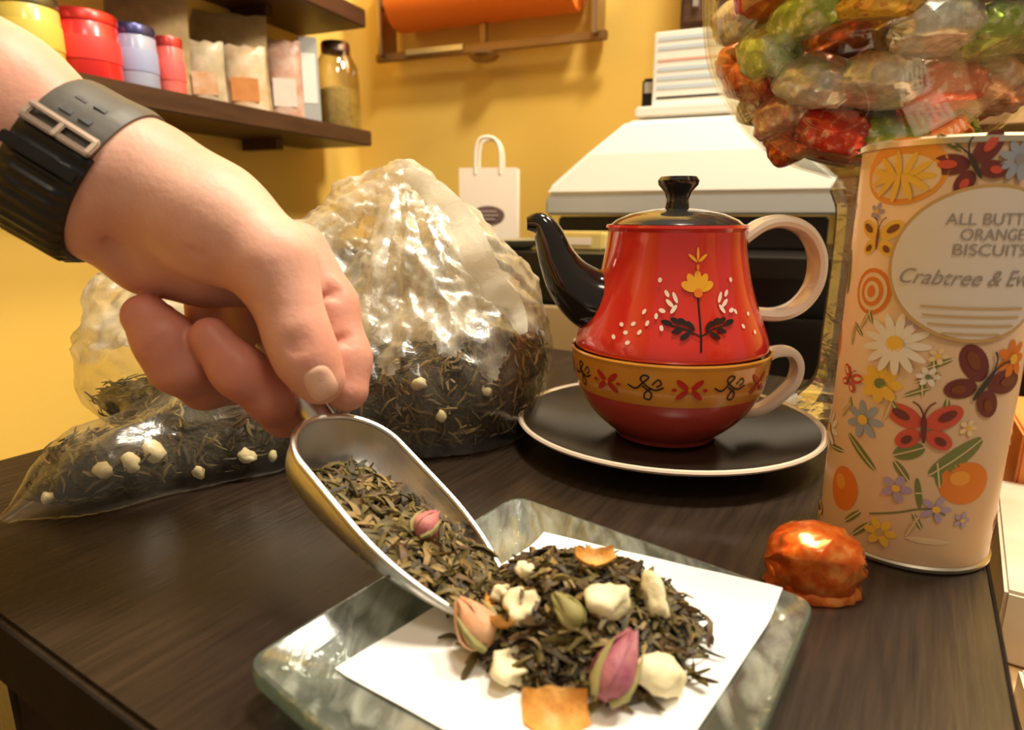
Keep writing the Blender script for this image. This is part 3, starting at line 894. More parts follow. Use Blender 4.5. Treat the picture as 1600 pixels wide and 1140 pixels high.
# heat-sealed hem running from the peak down the right side
hem = []
for x, y in ((632, 268), (668, 292), (705, 330), (738, 385), (765, 440), (800, 478), (818, 520)):
    r = ray(x, y); d = find_surface(bag_sdf, CAM, r, .30, .62, 200)
    if d <= .3001: d = .475
    hem.append(CAM + r * (d - .009))
mb = MB(); vs = []; fs = []; hem = [Vector(h) for h in smooth_path(hem, 5)]
for i, p in enumerate(hem):
    t = (hem[min(i + 1, len(hem) - 1)] - hem[max(i - 1, 0)]).normalized(); s = t.cross(Vector((0, -1, .15))).normalized()
    wv = .003 + .0080 * math.sin(math.pi * min(1, i / len(hem) * 1.05)) ** .7
    for q, z in ((-1, 0), (0, .0012), (1, 0), (0, -.0012)):
        vs.append(p + s * (q * wv) + Vector((0, -1, 0)) * (z + .0015 * math.sin(i * .9)))
for i in range(len(hem) - 1):
    for k in range(4):
        k2 = (k + 1) % 4; fs.append((i * 4 + k, i * 4 + k2, i * 4 + 4 + k2, i * 4 + 4 + k))
mb.add(vs, fs); ho = mb.build('bag_hem', M['bag_hem'], tea_bag, local=inv); ho['label'] = 'whitish folded hem of the bag mouth'
tag(tea_bag, 'clear crinkled plastic bag half filled with dried tea', 'bag')
# the tea inside it
def fill_sdf(p):
    lv = .078 + .012 * np.sin(p[:, 0] * 30) - .03 * np.clip((-.02 - p[:, 0]) / .1, 0, 1)
    return np.maximum(bag_sdf(p) + .0058, p[:, 2] - lv)
v, f = surface_nets(fill_sdf, (-.30, .25, -.004), (.09, .62, .12), .005)
v = relax(v, f, 1, .4)
me = bpy.data.meshes.new('bagged_tea'); me.from_pydata(v.tolist(), [], f.tolist()); me.update()
mb = MB(); mb.add([tuple(q) for q in v], [tuple(q) for q in f], 0)
cand = [p for p in me.polygons if p.normal.y < .35 and p.center.z > .004]
wts = [p.area for p in cand]
for p in random.choices(cand, wts, k=3400):
    n = p.normal; d = Vector((random.gauss(0, 1), random.gauss(0, 1), random.gauss(0, 1))); d = d - n * d.dot(n) * .85
    shard(mb, p.center + n * random.uniform(0, .002) + Vector((random.uniform(-.003, .003), 0, random.uniform(-.002, .003))), d, n, random.uniform(.007, .016), random.uniform(.0007, .0015), random.uniform(-.2, .3), 1 + random.choices(range(6), (3, 4, 5, 3, 6, 1) if p.center.x > -.07 else (6, 5, 3, 3, 1, 3))[0], random.uniform(-2, 2), rings=4)
bt = mb.build('loose_tea', [M['heap']] + LM); tag(bt, 'dark dried tea leaves filling the lower part of the plastic bag', 'tea', kind='stuff')
for k, (x, y, sz_) in enumerate(((160, 735, 8), (205, 722, 8), (240, 705, 10), (385, 712, 8), (310, 738, 6), (75, 778, 6), (655, 600, 8), (690, 650, 6), (620, 570, 7), (760, 610, 6), (425, 712, 5))):
    r = ray(x, y); d = find_surface(fill_sdf, CAM, r, .28, .6, 260)
    if d < .2801: print('chunk misses', x, y); continue
    o = blob('dried_fruit_chunk', (.0007 * sz_, .00055 * sz_, .0005 * sz_), M['cream'], 20 + k, .25, 2)
    o.location = CAM + r * (d - .0005); o.rotation_euler = (k, k * 2, k * 3)
    tag(o, 'cream dried fruit piece showing through the plastic bag', 'dried fruit', 'cream pieces in the bag')

# ------------------------------------------------------------------ prints that follow a surface of revolution
class Wrap:
    """maps (arc length u, height v) about a centre to a surface of revolution r(z) with its axis at c"""
    def __init__(s, c, rfun, phi0, z0, lift=.00025):
        s.c = Vector(c); s.r = rfun; s.phi = phi0; s.z = z0; s.l = lift; s.mb = MB(); s.layer = 0
    def p(s, u, v, extra=0):
        z = s.z + v; r = s.r(z); a = s.phi + u / max(s.r(s.z), .01)
        rr = r + s.l + extra + s.layer * .00012
        return Vector((s.c.x + rr * math.sin(a), s.c.y - rr * math.cos(a), s.c.z + z))
    def ell(s, u, v, a, b, rot=0, mi=0, n=18, rings=2, shape=None):
        vs = [s.p(u, v)]; fs = []
        for i in range(1, rings + 1):
            for k in range(n):
                t = 2 * math.pi * k / n; q = i / rings
                m_ = shape(t) if shape else 1
                x, y = a * q * m_ * math.cos(t), b * q * m_ * math.sin(t)
                vs.append(s.p(u + x * math.cos(rot) - y * math.sin(rot), v + x * math.sin(rot) + y * math.cos(rot)))
        for k in range(n):
            k2 = (k + 1) % n; fs.append((0, 1 + k, 1 + k2))
            for i in range(rings - 1):
                b0 = 1 + i * n; fs.append((b0 + k, b0 + n + k, b0 + n + k2, b0 + k2))
        s.mb.add(vs, fs, mi); s.layer += 1 if s.layer < 7 else 0
    def line(s, pts, wd, mi=0, closed=False, n=5):
        P = [np.array(q) for q in smooth_path(pts, n)] if len(pts) > 2 else [np.array(q, float) for q in pts]
        vs = []; fs = []
        for i, q in enumerate(P):
            t = P[min(i + 1, len(P) - 1)] - P[max(i - 1, 0)]; t = t / (np.linalg.norm(t) + 1e-9)
            nn = np.array((-t[1], t[0])) * wd / 2
            vs.append(s.p(*(q + nn))); vs.append(s.p(*(q - nn)))
        for i in range(len(P) - 1): fs.append((2 * i, 2 * i + 1, 2 * i + 3, 2 * i + 2))
        s.mb.add(vs, fs, mi)
    def text(s, body, u, v, size, mi=0, font_scale=1.0, maxw=None, shear=0):
        cu = bpy.data.curves.new('lettering', 'FONT'); cu.body = body; cu.size = size; cu.align_x = 'CENTER'; cu.shear = shear
        to = bpy.data.objects.new('lettering', cu); COL.objects.link(to)
        dg = bpy.context.evaluated_depsgraph_get(); me = to.evaluated_get(dg).to_mesh()
        co = [vv.co.copy() for vv in me.vertices]; fs = [tuple(p.vertices) for p in me.polygons]
        k = 1.0
        if maxw and co:
            wd = max(c.x for c in co) - min(c.x for c in co); k = maxw / wd
        s.mb.add([s.p(u + c.x * k, v + c.y) for c in co], fs, mi)
        to.to_mesh_clear(); bpy.data.objects.remove(to)
    def build(s, name, mats, parent, local=None):
        me = bpy.data.meshes.new(name); vs = s.mb.v
        if local is not None: vs = [tuple(local @ Vector(q)) for q in vs]
        me.from_pydata(vs, [], s.mb.f); me.update(); me.polygons.foreach_set('material_index', s.mb.m)
        return link(name, me, mats, parent, True)

# ------------------------------------------------------------------ saucer, cup and teapot
TC = gp(1037, 690)
M['red'] = mat('red_glaze', (.66, .035, .022), .12, coat=.6, var=(.60, .022, .018), vscale=25, spec=.6)
M['black_glaze'] = mat('black_glaze', (.010, .007, .005), .12, coat=.5)
M['dark_glaze'] = mat('dark_brown_glaze', (.020, .014, .009), .2, spec=.25)
M['ivory'] = mat('ivory_glaze', (.76, .64, .52), .2, coat=.4)
M['ochre'] = mat('ochre_glaze', (.68, .30, .035), .2, coat=.4, var=(.60, .25, .03), vscale=40)
M['cup_red'] = mat('cup_red_glaze', (.56, .085, .065), .14, coat=.6, var=(.50, .055, .04), vscale=30)
M['print_yellow'] = mat('print_yellow', (.85, .42, .03), .3)
M['print_gold'] = mat('print_orange', (.78, .20, .02), .3)
M['print_black'] = mat('print_black', (.02, .01, .008), .3)
M['print_red'] = mat('print_red', (.48, .02, .015), .3)
M['print_white'] = mat('print_white', (.88, .76, .62), .3)

saucer = empty('saucer', TC)
mb = MB(); mb.lathe([(.0001, .0065), (.040, .0065), (.050, .0075), (.075, .0105), (.0975, .0172), (.1000, .0182)], n=72)
mb.build('saucer_dish', M['dark_glaze'], saucer)
mb = MB(); mb.lathe([(.0998, .0181), (.1012, .0194), (.1030, .0192), (.1038, .0180), (.1028, .0166)], n=72)
sr = mb.build('saucer_rim', M['ivory'], saucer); sr['label'] = 'ivory rim line'
mb = MB(); mb.lathe([(.1028, .0166), (.080, .0070), (.055, .0020), (.050, .0), (.044, .0), (.042, .0030), (.0001, .0032)], n=72)
mb.build('saucer_underside', M['ivory'], saucer)
saucer.scale = (.955, .955, 1)
tag(saucer, 'dark brown saucer with an ivory rim under the cup', 'saucer')

Z0 = .0078
cup = empty('teacup', (TC.x, TC.y, Z0))
cprof = [(.0001, .001), (.030, .001), (.031, .0), (.034, .0), (.0355, .003), (.043, .0085), (.0525, .018), (.0600, .030), (.0640, .0425), (.0655, .054), (.0662, .0585)]
def interp_prof(prof):
    zs = [p[1] for p in prof]; rs = [p[0] for p in prof]
    return lambda z: float(np.interp(z, zs, rs))
cs_ = [tuple(q) for q in smooth_path(cprof[4:], 5)]
cup_r = interp_prof(cs_)
ZB = .0340
lower = [q for q in cs_ if q[1] < ZB] + [(cup_r(ZB), ZB)]
mb = MB(); mb.lathe(cprof[:5] + lower[1:], n=72); mb.build('cup_body', M['cup_red'], cup)
upper = [(cup_r(ZB), ZB)] + [q for q in cs_ if q[1] > ZB and q[1] < .0560] + [(cup_r(.0562), .0562)]
mb = MB(); mb.lathe([(r + .0002, z) for r, z in upper], n=72); cb = mb.build('cup_band', M['ochre'], cup); cb['label'] = 'ochre band with red and black scroll print'
mb = MB(); mb.lathe([(cup_r(.0560) + .0002, .0560), (.0668, .0585), (.0662, .0597), (.0650, .0590), (.0640, .054), (.0625, .0425), (.0580, .030), (.045, .014), (.020, .006), (.0001, .006)], n=72)
mb.build('cup_rim_and_inside', M['ochre'], cup)
O0 = Vector((0, 0, 0))
for k in range(10):                       # band print: red four-leaf flower and black scrolls in turn
    ph = -1.64 + k * .40
    ph -= .0
    W = Wrap(O0, lambda z: cup_r(z) + .0004, ph, .0455)
    if k % 2 == 0:
        for a in (.7, 2.44, 3.84, 5.58):
            W.ell(.0050 * math.cos(a) * 1.15, .0050 * math.sin(a) * .95, .0044, .0017, a, 0)
        W.ell(0, 0, .0013, .0013, 0, 1)
        W.ell(-.009, 0, .0016, .0010, 0, 0); W.ell(.009, 0, .0016, .0010, 0, 0)
        W.build('flower_print', [M['print_red'], M['print_gold']], cb)
    else:
        W.line([(-.011, .001), (-.006, -.001), (-.001, .0035), (.002, .0065), (-.001, .0075), (-.003, .005), (.001, .001), (.006, -.001), (.011, .001)], .0010)
        W.line([(-.002, .001), (.0035, -.003), (.003, -.0068), (-.0005, -.0066), (.000, -.003), (.004, .0)], .0010)
        W.line([(.004, .002), (.0075, .0055), (.0095, .003), (.0065, .001)], .0009)
        W.build('scroll_print', [M['print_black']], cb)
def handle(name, parent, pts, wid, thick, m):
    P = [Vector(tuple(q)) for q in smooth_path(pts, 6)]
    m_ = MB(); vs = []; fs = []
    for i, p in enumerate(P):
        t = (P[min(i + 1, len(P) - 1)] - P[max(i - 1, 0)]).normalized(); s = Vector((0, 1, 0)); n_ = t.cross(s).normalized()
        for k in range(12):
            a = 2 * math.pi * k / 12
            ca, sa = math.cos(a), math.sin(a)
            vs.append(p + s * (wid * math.copysign(abs(ca) ** .7, ca)) + n_ * (thick * math.copysign(abs(sa) ** .7, sa)))
    for i in range(len(P) - 1):
        for k in range(12):
            k2 = (k + 1) % 12; fs.append((i * 12 + k, i * 12 + k2, i * 12 + 12 + k2, i * 12 + 12 + k))
    fs.append(tuple(range(12))); fs.append(tuple(range((len(P) - 1) * 12, len(P) * 12)))
    m_.add(vs, fs); return m_.build(name, m, parent)
handle('cup_handle', cup, [(.063, 0, .0490), (.072, 0, .0545), (.083, 0, .0545), (.0890, 0, .0460), (.0870, 0, .0340), (.076, 0, .0220), (.0640, 0, .0150), (.050, 0, .0135)], .0075, .0036, M['ivory'])
cup.scale = (.955, .955, 1)
tag(cup, 'red teacup with ochre patterned band and ivory handle on the saucer', 'cup')

ZP = Z0 + .0586
pot = empty('teapot', (TC.x, TC.y, ZP))
pprof = [(.0600, .0), (.0638, .0015), (.0640, .004), (.0622, .010), (.0570, .022), (.0514, .036), (.0474, .050), (.0450, .062), (.0440, .070)]
ps = [tuple(q) for q in smooth_path(pprof[1:], 5)]
pot_r = interp_prof(ps)
mb = MB(); mb.lathe([(.0001, -.012), (.045, -.010), (.0560, -.002), (.0638, .0015)] + ps[1:], n=72); mb.build('pot_body', M['red'], pot)
mb = MB(); mb.lathe([(.0440, .0700), (.0455, .0722), (.0450, .0738), (.0428, .0735), (.0424, .068)], n=72); mb.build('pot_rim', M['red'], pot)
lid = MB(); lid.lathe([(.0424, .0720), (.0420, .0742), (.0390, .0765), (.030, .0800), (.016, .0825), (.0085, .0832), (.0001, .0833)], n=60)
M['lid'] = mat('grey_black_lid_glaze', (.030, .028, .028), .14, coat=.7)
lo_ = lid.build('lid', M['lid'], pot)
kn = MB(); kn.lathe([(.0080, .0828), (.0075, .0850), (.0070, .0880), (.0085, .0925), (.0125, .0965), (.0132, .0990), (.0115, .1012), (.0060, .1018), (.0001, .1016)], n=28)
kn.build('lid_knob', M['black_glaze'], lo_)
zc = ZP
sp = [(-.044, 0, .026, .0200), (-.056, 0, .030, .0190), (-.0690, 0, .040, .0160), (-.0775, 0, .053, .0125), (-.0830, 0, .066, .0100), (-.0890, 0, .0740, .0074), (-.0980, 0, .0745, .0040)]
spn = smooth_path(sp, 6)
mb = MB(); mb.tube([q[:3] for q in spn], [q[3] for q in spn], n=18); mb.build('spout', M['black_glaze'], pot)
handle('pot_handle', pot, [(.0435, 0, .0655), (.056, 0, .0735), (.070, 0, .0755), (.0850, 0, .0700), (.0945, 0, .0560), (.0945, 0, .0390), (.0860, 0, .0260), (.072, 0, .0200), (.052, 0, .0210)], .0110, .0040, M['ivory'])
# painted folk flower on the front
W = Wrap(O0, pot_r, .05, .030)
W.line([(0, -.022), (.0005, -.010), (0, .006)], .0011, 2)
for a in (.35, .95, 1.57, 2.2, 2.8): W.ell(.0062 * math.cos(a), .010 + .0060 * math.sin(a) * .9, .0050, .0025, a, 0)
W.ell(0, .0085, .0028, .0024, 0, 1)
for a in (.6, 1.57, 2.54): W.ell(.0042 * math.cos(a), .024 + .0050 * math.sin(a), .0036, .0009, a, 0)
W.ell(0, .022, .0010, .0016, 0, 1)
for sg in (-1, 1):
    W.line([(0, -.014), (sg * .008, -.010), (sg * .018, -.008)], .0009, 2)
    for q, (u_, v_, ro) in enumerate(((.005, -.0085, .9), (.009, -.0065, .6), (.013, -.006, .4), (.008, -.0135, -.6), (.012, -.011, -.3), (.018, -.007, .2))):
        W.ell(sg * u_, v_, .0032, .0014, sg * ro, 2)
    for q, (u_, v_, ro, ln) in enumerate(((.014, .006, 1.1, .0032), (.017, .003, .7, .0030), (.0145, -.000, 2.2, .0028), (.019, .008, .9, .0022), (.021, -.001, .3, .0020))):
        W.ell(sg * u_, v_, ln, .0011, sg * ro if sg > 0 else math.pi - ro, 3)
    W.ell(sg * .024, .015, .0013, .0013, 0, 3)
W.build('flower_print', [M['print_yellow'], M['print_gold'], M['print_black'], M['print_white']], pot)
W = Wrap(O0, pot_r, -.70, .016)
for u_, v_ in ((0, 0), (.004, .005), (.009, .001), (-.004, .004), (.013, .006), (.003, -.005), (.018, .010), (-.007, -.003), (.022, .004), (.010, .012)):
    W.ell(u_, v_, .0016, .0011, u_ * 90, 0)
W.build('petal_dots_print', [M['print_white']], pot)
W = Wrap(O0, pot_r, .68, .016)
for u_, v_ in ((-.010, .012), (-.006, .004), (.002, .010), (.004, .0)): W.ell(u_, v_, .0015, .0011, u_ * 90, 0)
W.build('petal_dots_print', [M['print_white']], pot)
pot.scale = (.955, .955, 1.05)
tag(pot, 'red teapot with black spout and painted flower stacked in the cup', 'teapot')

# ------------------------------------------------------------------ biscuit tin
TN = gp(1404, 836); TR = .0348; TH = .179
M['tin'] = mat('cream_printed_tin', (.66, .46, .29), .38, var=(.66, .42, .22), vscale=14, coat=.15)
M['tin_metal'] = mat('tin_metal', (.75, .66, .5), .3, metal=1, bump=.02)
tin = empty('biscuit_tin', TN)
mb = MB(); mb.lathe([(TR - .001, .0025), (TR, .0035), (TR, TH - .003), (TR - .0015, TH - .001)], n=72); mb.build('tin_body', M['tin'], tin)
mb = MB(); mb.lathe([(.0001, .0006), (TR - .002, .0), (TR + .0008, .0008), (TR + .0010, .0024), (TR - .0005, .0034)], n=72); mb.build('bottom_seam', M['tin_metal'], tin)
mb = MB(); mb.lathe([(TR - .0005, TH - .0035), (TR + .0008, TH - .003), (TR + .0010, TH - .0008), (TR - .001, TH + .0002), (TR - .003, TH - .0015), (.0001, TH - .002)], n=72); mb.build('tin_lid', M['tin_metal'], tin)
def tin_at(x, y):
    r = ray(x, y); o_ = CAM - TN
    a = r.x ** 2 + r.y ** 2; b = 2 * (o_.x * r.x + o_.y * r.y); c = o_.x ** 2 + o_.y ** 2 - TR ** 2
    D = b * b - 4 * a * c
    if D < 0: return None
    t = (-b - math.sqrt(D)) / (2 * a); P = o_ + r * t
    return math.atan2(P.x, -P.y), P.z
def TW(x, y):
    ph, z = y if x is None else tin_at(x, y)      # (None, (angle, height)) for the sides turned away
    return Wrap(O0, lambda z_: TR, ph, z, .0002)
PM = {n: mat('tin_print_' + n, c, .42) for n, c in dict(orange=(.80, .33, .045), deep=(.72, .20, .02), yellow=(.82, .50, .06), red=(.60, .09, .05), maroon=(.16, .035, .03), brown=(.20, .06, .02), white=(.80, .74, .66), label=(.70, .65, .60), grey=(.30, .27, .26), green=(.17, .20, .06), lilac=(.42, .32, .46), blue=(.33, .37, .46), dark=(.05, .04, .03), pale=(.80, .60, .35), gold=(.55, .36, .14)).items()}
def P_(*n): return [PM[k] for k in n]
U = .00026                                     # metres per picture pixel on the tin
def butterfly(x, y, s, cols, rot=0):
    W_ = TW(x, y); c, sn = math.cos(rot), math.sin(rot)
    def R2(u, v): return u * c - v * sn, u * sn + v * c
    for sg in (-1, 1):
        for u, v, a, b, ro, mi in ((.55, .35, .55, .34, .55, 0), (.42, -.38, .40, .28, -.7, 0), (.62, .40, .28, .14, .55, 1), (.45, -.42, .18, .12, -.7, 1)):
            q = R2(sg * u * s, v * s); W_.ell(q[0], q[1], a * s, b * s, rot + (ro if sg > 0 else math.pi - ro), mi)
    W_.ell(0, 0, .08 * s, .5 * s, rot, 2)
    for sg in (-1, 1):
        W_.line([R2(0, .4 * s), R2(sg * .12 * s, .7 * s), R2(sg * .3 * s, .85 * s)], .05 * s, 2)
    W_.build('butterfly_print', P_(*cols), tin)
def daisy(x, y, s, n, cols, name='daisy_print', wd=.2):
    W_ = TW(x, y)
    for k in range(n):
        a = 2 * math.pi * k / n; W_.ell(.6 * s * math.cos(a), .6 * s * math.sin(a), .42 * s, wd * s, a, 0)
    W_.ell(0, 0, .26 * s, .26 * s, 0, 1); W_.build(name, P_(*cols), tin)
def orange_fruit(x, y, rx, ry, slice_=False):
    W_ = TW(x, y); W_.ell(0, 0, rx, ry, 0, 0, n=30, rings=4)
    if slice_:
        W_.ell(0, -ry * .15, rx * .86, ry * .66, 0, 1, n=30, rings=4)
        for k in range(11):
            a = 2 * math.pi * k / 11; W_.ell(rx * .45 * math.cos(a), -ry * .15 + ry * .34 * math.sin(a), rx * .33, ry * .10, a, 2)
        W_.build('orange_slice_print', P_('orange', 'pale', 'yellow'), tin)
    else:
        W_.ell(-rx * .25, ry * .25, rx * .4, ry * .35, 0, 1)
        W_.build('orange_fruit_print', P_('deep', 'orange'), tin)
def leaf_print(x, y, L, wd, rot, col='green'):
    W_ = TW(x, y); W_.ell(0, 0, L, wd, rot, 0, shape=lambda t: 1 - .15 * math.sin(t) ** 2)
    W_.line([(-L * math.cos(rot), -L * math.sin(rot)), (0, 0), (L * math.cos(rot), L * math.sin(rot))], .0005, 1)
    W_.build('leaf_print', P_(col, 'pale'), tin)
orange_fruit(1409, 268, 64 * U, 50 * U, True)
butterfly(1522, 258, .0115, ('maroon', 'red', 'dark'), .5)
daisy(1592, 250, .0075, 9, ('blue', 'grey'), 'flower_print')
butterfly(1374, 372, .0100, ('yellow', 'brown', 'brown'))
W_ = TW(1363, 455)
for k in range(5): W_.ell(0, 0, (36 - 7 * k) * U * .95, (38 - 7 * k) * U, 0, k % 2, n=20)
W_.build('rose_print', P_('deep', 'pale'), tin)
daisy(1399, 537, .0128, 13, ('white', 'yellow'), wd=.13)
daisy(1376, 598, .0085, 8, ('yellow', 'green'), 'yellow_flower_print', .26)
butterfly(1330, 592, .0065, ('red', 'pale', 'brown'), -.3)
for k in range(5): leaf_print(1432 + k * 9, 612 - k * 11, .0050, .0013, .5 + (k % 2) * 1.2)
daisy(1450, 588, .0042, 6, ('white', 'green'), 'white_flower_print', .25)
butterfly(1536, 600, .0150, ('maroon', 'brown', 'dark'), -.5)
butterfly(1443, 668, .0130, ('red', 'maroon', 'maroon'), .1)
daisy(1350, 655, .0085, 7, ('blue', 'yellow'), 'blue_flower_print', .2)
leaf_print(1345, 705, .0100, .0022, -.7); leaf_print(1420, 705, .0060, .0040, .5); leaf_print(1408, 735, .0050, .0020, -.9)
orange_fruit(1318, 762, 33 * U * .9, 40 * U); orange_fruit(1508, 755, 40 * U, 36 * U)
leaf_print(1495, 715, .0125, .0046, .75)
daisy(1400, 762, .0060, 5, ('lilac', 'yellow'), 'violet_print', .28)
daisy(1462, 795, .0060, 5, ('lilac', 'yellow'), 'violet_print', .22)
daisy(1375, 830, .0065, 6, ('yellow', 'gold'), 'yellow_flower_print', .26)
leaf_print(1345, 826, .0055, .0016, .9); leaf_print(1435, 770, .0012, .0080, .2)
W_ = TW(1400, 800); W_.line([(-.010, -.004), (0, 0), (.010, .004), (.018, .002)], .0008, 0); W_.build('stem_print', P_('green'), tin)
leaf_print(1450, 845, .0085, .0016, 0, 'pale'); daisy(1580, 560, .008, 7, ('deep', 'yellow'), 'flower_print', .24)
for k, (x, y) in enumerate(((1372, 330), (1334, 522), (1478, 642), (1512, 668), (1388, 640), (1332, 806), (1502, 812), (1425, 822), (1308, 700), (1466, 556), (1352, 500), (1484, 222), (1430, 500), (1322, 640), (1466, 742))):
    if k % 3 == 0: daisy(x, y, .0036, 5, (('lilac', 'pale', 'blue')[k % 2], 'yellow'), 'small_blossom_print', .28)
    elif k % 3 == 1: leaf_print(x, y, .0050, .0014, .5 + k, 'gold'); leaf_print(x + 8, y - 8, .0040, .0012, 1.4 + k)
    else: leaf_print(x, y, .0055, .0016, k * .8)
lp0 = tin_at(1534, 414)[0]
for k in range(30):
    spot = (lp0 + 1.25 + (k % 6) * .62 + .25 * (k // 6 % 2), .014 + (k // 6) * .036 + .006 * math.sin(k * 2.3))
    q = k % 5
    if q == 0: butterfly(None, spot, .0105, (('red', 'maroon', 'dark'), ('yellow', 'brown', 'brown'))[k % 2], math.sin(k) * .5)
    elif q == 1: daisy(None, spot, .0100, 11, ('white', 'yellow'), wd=.15)
    elif q == 2: orange_fruit(None, spot, .0095, .0095)
    elif q == 3: leaf_print(None, spot, .0100, .0035, .7 + k)
    else: daisy(None, spot, .0075, 6, ('blue', 'yellow'), 'blue_flower_print', .24)
# white oval label with its lettering (reads round the side of the tin)
lp, lz = tin_at(1534, 414)
LW, LH = .0315, .0300
W_ = Wrap(O0, lambda z_: TR, lp, lz, .0011)
W_.ell(0, 0, LW, LH, 0, 1, n=48, rings=8); W_.ell(0, 0, LW * .955, LH * .955, 0, 0, n=48, rings=8)
lb = W_.build('oval_label', P_('label', 'gold'), tin); lb['label'] = 'white oval paper label with grey lettering'
W_ = Wrap(O0, lambda z_: TR, lp, lz, .0016)
W_.text('ALL BUTTER', .002, .0150, .0062, 0, maxw=.0320); W_.text('ORANGE', .002, .0093, .0062, 0, maxw=.0215); W_.text('BISCUITS', .002, .0036, .0062, 0, maxw=.0250)
W_.text('Crabtree & Evelyn', 0, -.0078, .0085, 1, maxw=.0540, shear=.35)
for k, wdt in enumerate((.036, .034, .030, .020)):
    W_.line([(-wdt / 2, -.0165 - k * .0034), (0, -.0165 - k * .0034), (wdt / 2, -.0165 - k * .0034)], .0007, 2)
W_.build('label_lettering', P_('grey', 'grey', 'gold'), lb)
tag(tin, 'tall round cream biscuit tin printed with oranges, butterflies and flowers', 'tin')

# ------------------------------------------------------------------ foil-wrapped candies
def foil_mat(n, c, v_, f_):
    m = mat('foil_' + n, c, .27, metal=.55, coat=.25)
    nt = m.node_tree; b = nt.nodes['Principled BSDF']; co = nt.nodes.new('ShaderNodeTexCoord')
    n1 = nt.nodes.new('ShaderNodeTexNoise'); n1.inputs['Scale'].default_value = 190; n1.inputs['Detail'].default_value = 3
    nt.links.new(co.outputs['Object'], n1.inputs[0])
    r = nt.nodes.new('ShaderNodeValToRGB'); e = r.color_ramp.elements
    e[0].position = .40; e[0].color = (*c, 1); e[1].position = .56; e[1].color = (*v_, 1)
    x = e.new(.64); x.color = (*f_, 1)
    nt.links.new(n1.outputs[0], r.inputs[0]); nt.links.new(r.outputs[0], b.inputs['Base Color'])
    vo = nt.nodes.new('ShaderNodeTexVoronoi'); vo.inputs['Scale'].default_value = 120
    nt.links.new(co.outputs['Object'], vo.inputs[0])
    bp = nt.nodes.new('ShaderNodeBump'); bp.inputs['Strength'].default_value = .42; bp.inputs['Distance'].default_value = .002
    nt.links.new(vo.outputs['Distance'], bp.inputs['Height']); nt.links.new(bp.outputs[0], b.inputs['Normal'])
    return m
foil = {n: foil_mat(n, c, v_, f_) for n, c, v_, f_ in (
    ('orange', (.74, .115, .012), (.84, .20, .025), (.88, .30, .07)), ('green', (.24, .36, .04), (.36, .46, .08), (.62, .66, .35)), ('yellow', (.84, .46, .02), (.90, .56, .06), (.62, .26, .03)),
    ('red', (.60, .05, .03), (.68, .10, .06), (.80, .42, .32)), ('silver', (.62, .56, .47), (.76, .70, .61), (.86, .82, .76)), ('pink', (.62, .30, .22), (.72, .46, .36), (.84, .70, .60)))}
def candy_mesh(seed, L=.0235, wd=.0155, h=.0140):
    bm = bmesh.new(); bmesh.ops.create_uvsphere(bm, u_segments=30, v_segments=18, radius=1)
    of = Vector((seed * 5.1, seed * 2.3, seed))
    def se(c, e): return math.copysign(abs(c) ** e, c)
    rot_ = Matrix.Rotation(math.pi / 2, 3, 'Y')           # poles at the pleated ends
    for vv in bm.verts:
        c = rot_ @ vv.co.normalized(); c = Vector((se(c.x, .86), se(c.y, .80), se(c.z, .84)))
        an = math.atan2(c.z, c.y)
        n = abs(noise.noise(c * 2.2 + of)) * .16 + abs(noise.noise(Vector((c.x * 2, c.y * 4, c.z * 4)) + of)) * .12
        n += .07 * max(0, abs(c.x) - .35) * (1 + math.sin(an * 9 + seed * 2))
        c = c * (1.03 - n)
        if c.z < -.62: c.z = -.62 + (c.z + .62) * .2
        vv.co = Vector((c.x * L, c.y * wd, c.z * h))
    me = bpy.data.meshes.new('foil_candy'); bm.to_mesh(me); bm.free(); return me
# the single candy on the table
GC = gp(1286, 938)
def add_fold(parent, L, wd, z, m):                # pleated foil skirt round the candy's base
    vs = []; fs = []; n = 36
    for i, (k, dz) in enumerate(((.90, .0050), (1.0, .0022), (1.02, .0), (.80, .0))):
        for j in range(n):
            a = 2 * math.pi * j / n; q = k * (1 + .035 * math.sin(j * 2.7) * (i in (1, 2)))
            vs.append((L * q * math.cos(a), wd * q * math.sin(a), z + dz))
    for i in range(3):
        for j in range(n):
            j2 = (j + 1) % n; fs.append((i * n + j, i * n + j2, (i + 1) * n + j2, (i + 1) * n + j))
    fs.append(tuple(range(3 * n, 4 * n)))
    m_ = MB(); m_.add(vs, fs); return m_.build('foil_fold', m, parent)
tcandy = empty('foil_candy', (GC.x, GC.y + .010, 0), -.15)
ch = link('foil_wrapper', candy_mesh(3.3, .0195, .0155, .0165), foil['orange'], tcandy); ch.location = (0, 0, .0114)
add_fold(tcandy, .0185, .0145, .0003, foil['orange'])
tag(tcandy, 'single orange-red foil candy lying on the dark table', 'candy')

# ------------------------------------------------------------------ glass goblet full of candies
GB = gp(1296, 648); GB.z = 0
GB = Vector((GB.x + .008, GB.y + .01, 0))
gprof = [(r_, z_ - .007) for r_, z_ in [(.017, .182), (.030, .186), (.052, .194), (.078, .212), (.098, .237), (.112, .264), (.118, .298), (.119, .335), (.117, .375), (.114, .405)]]
gz = [p[1] for p in gprof]; grr = [p[0] for p in gprof]
def g_r(z): return float(np.interp(z, gz, grr))
M['goblet'] = thin_glass('clear_goblet_glass', (.98, .99, .97), .07, .01)
M['stem_glass'] = thin_glass('faceted_stem_glass', (.80, .77, .68), .55, .06, milky=.10, milk_col=(.8, .7, .5), bump=.6, bscale=40)
goblet = empty('glass_goblet', GB)
gs = [tuple(q) for q in smooth_path(gprof, 4)]
mb = MB(); mb.lathe(gs + [(.1125, .3985)] + [(max(r - .0022, .002), z + .001) for r, z in reversed(gs[1:])], n=80); mb.build('goblet_bowl', M['goblet'], goblet)
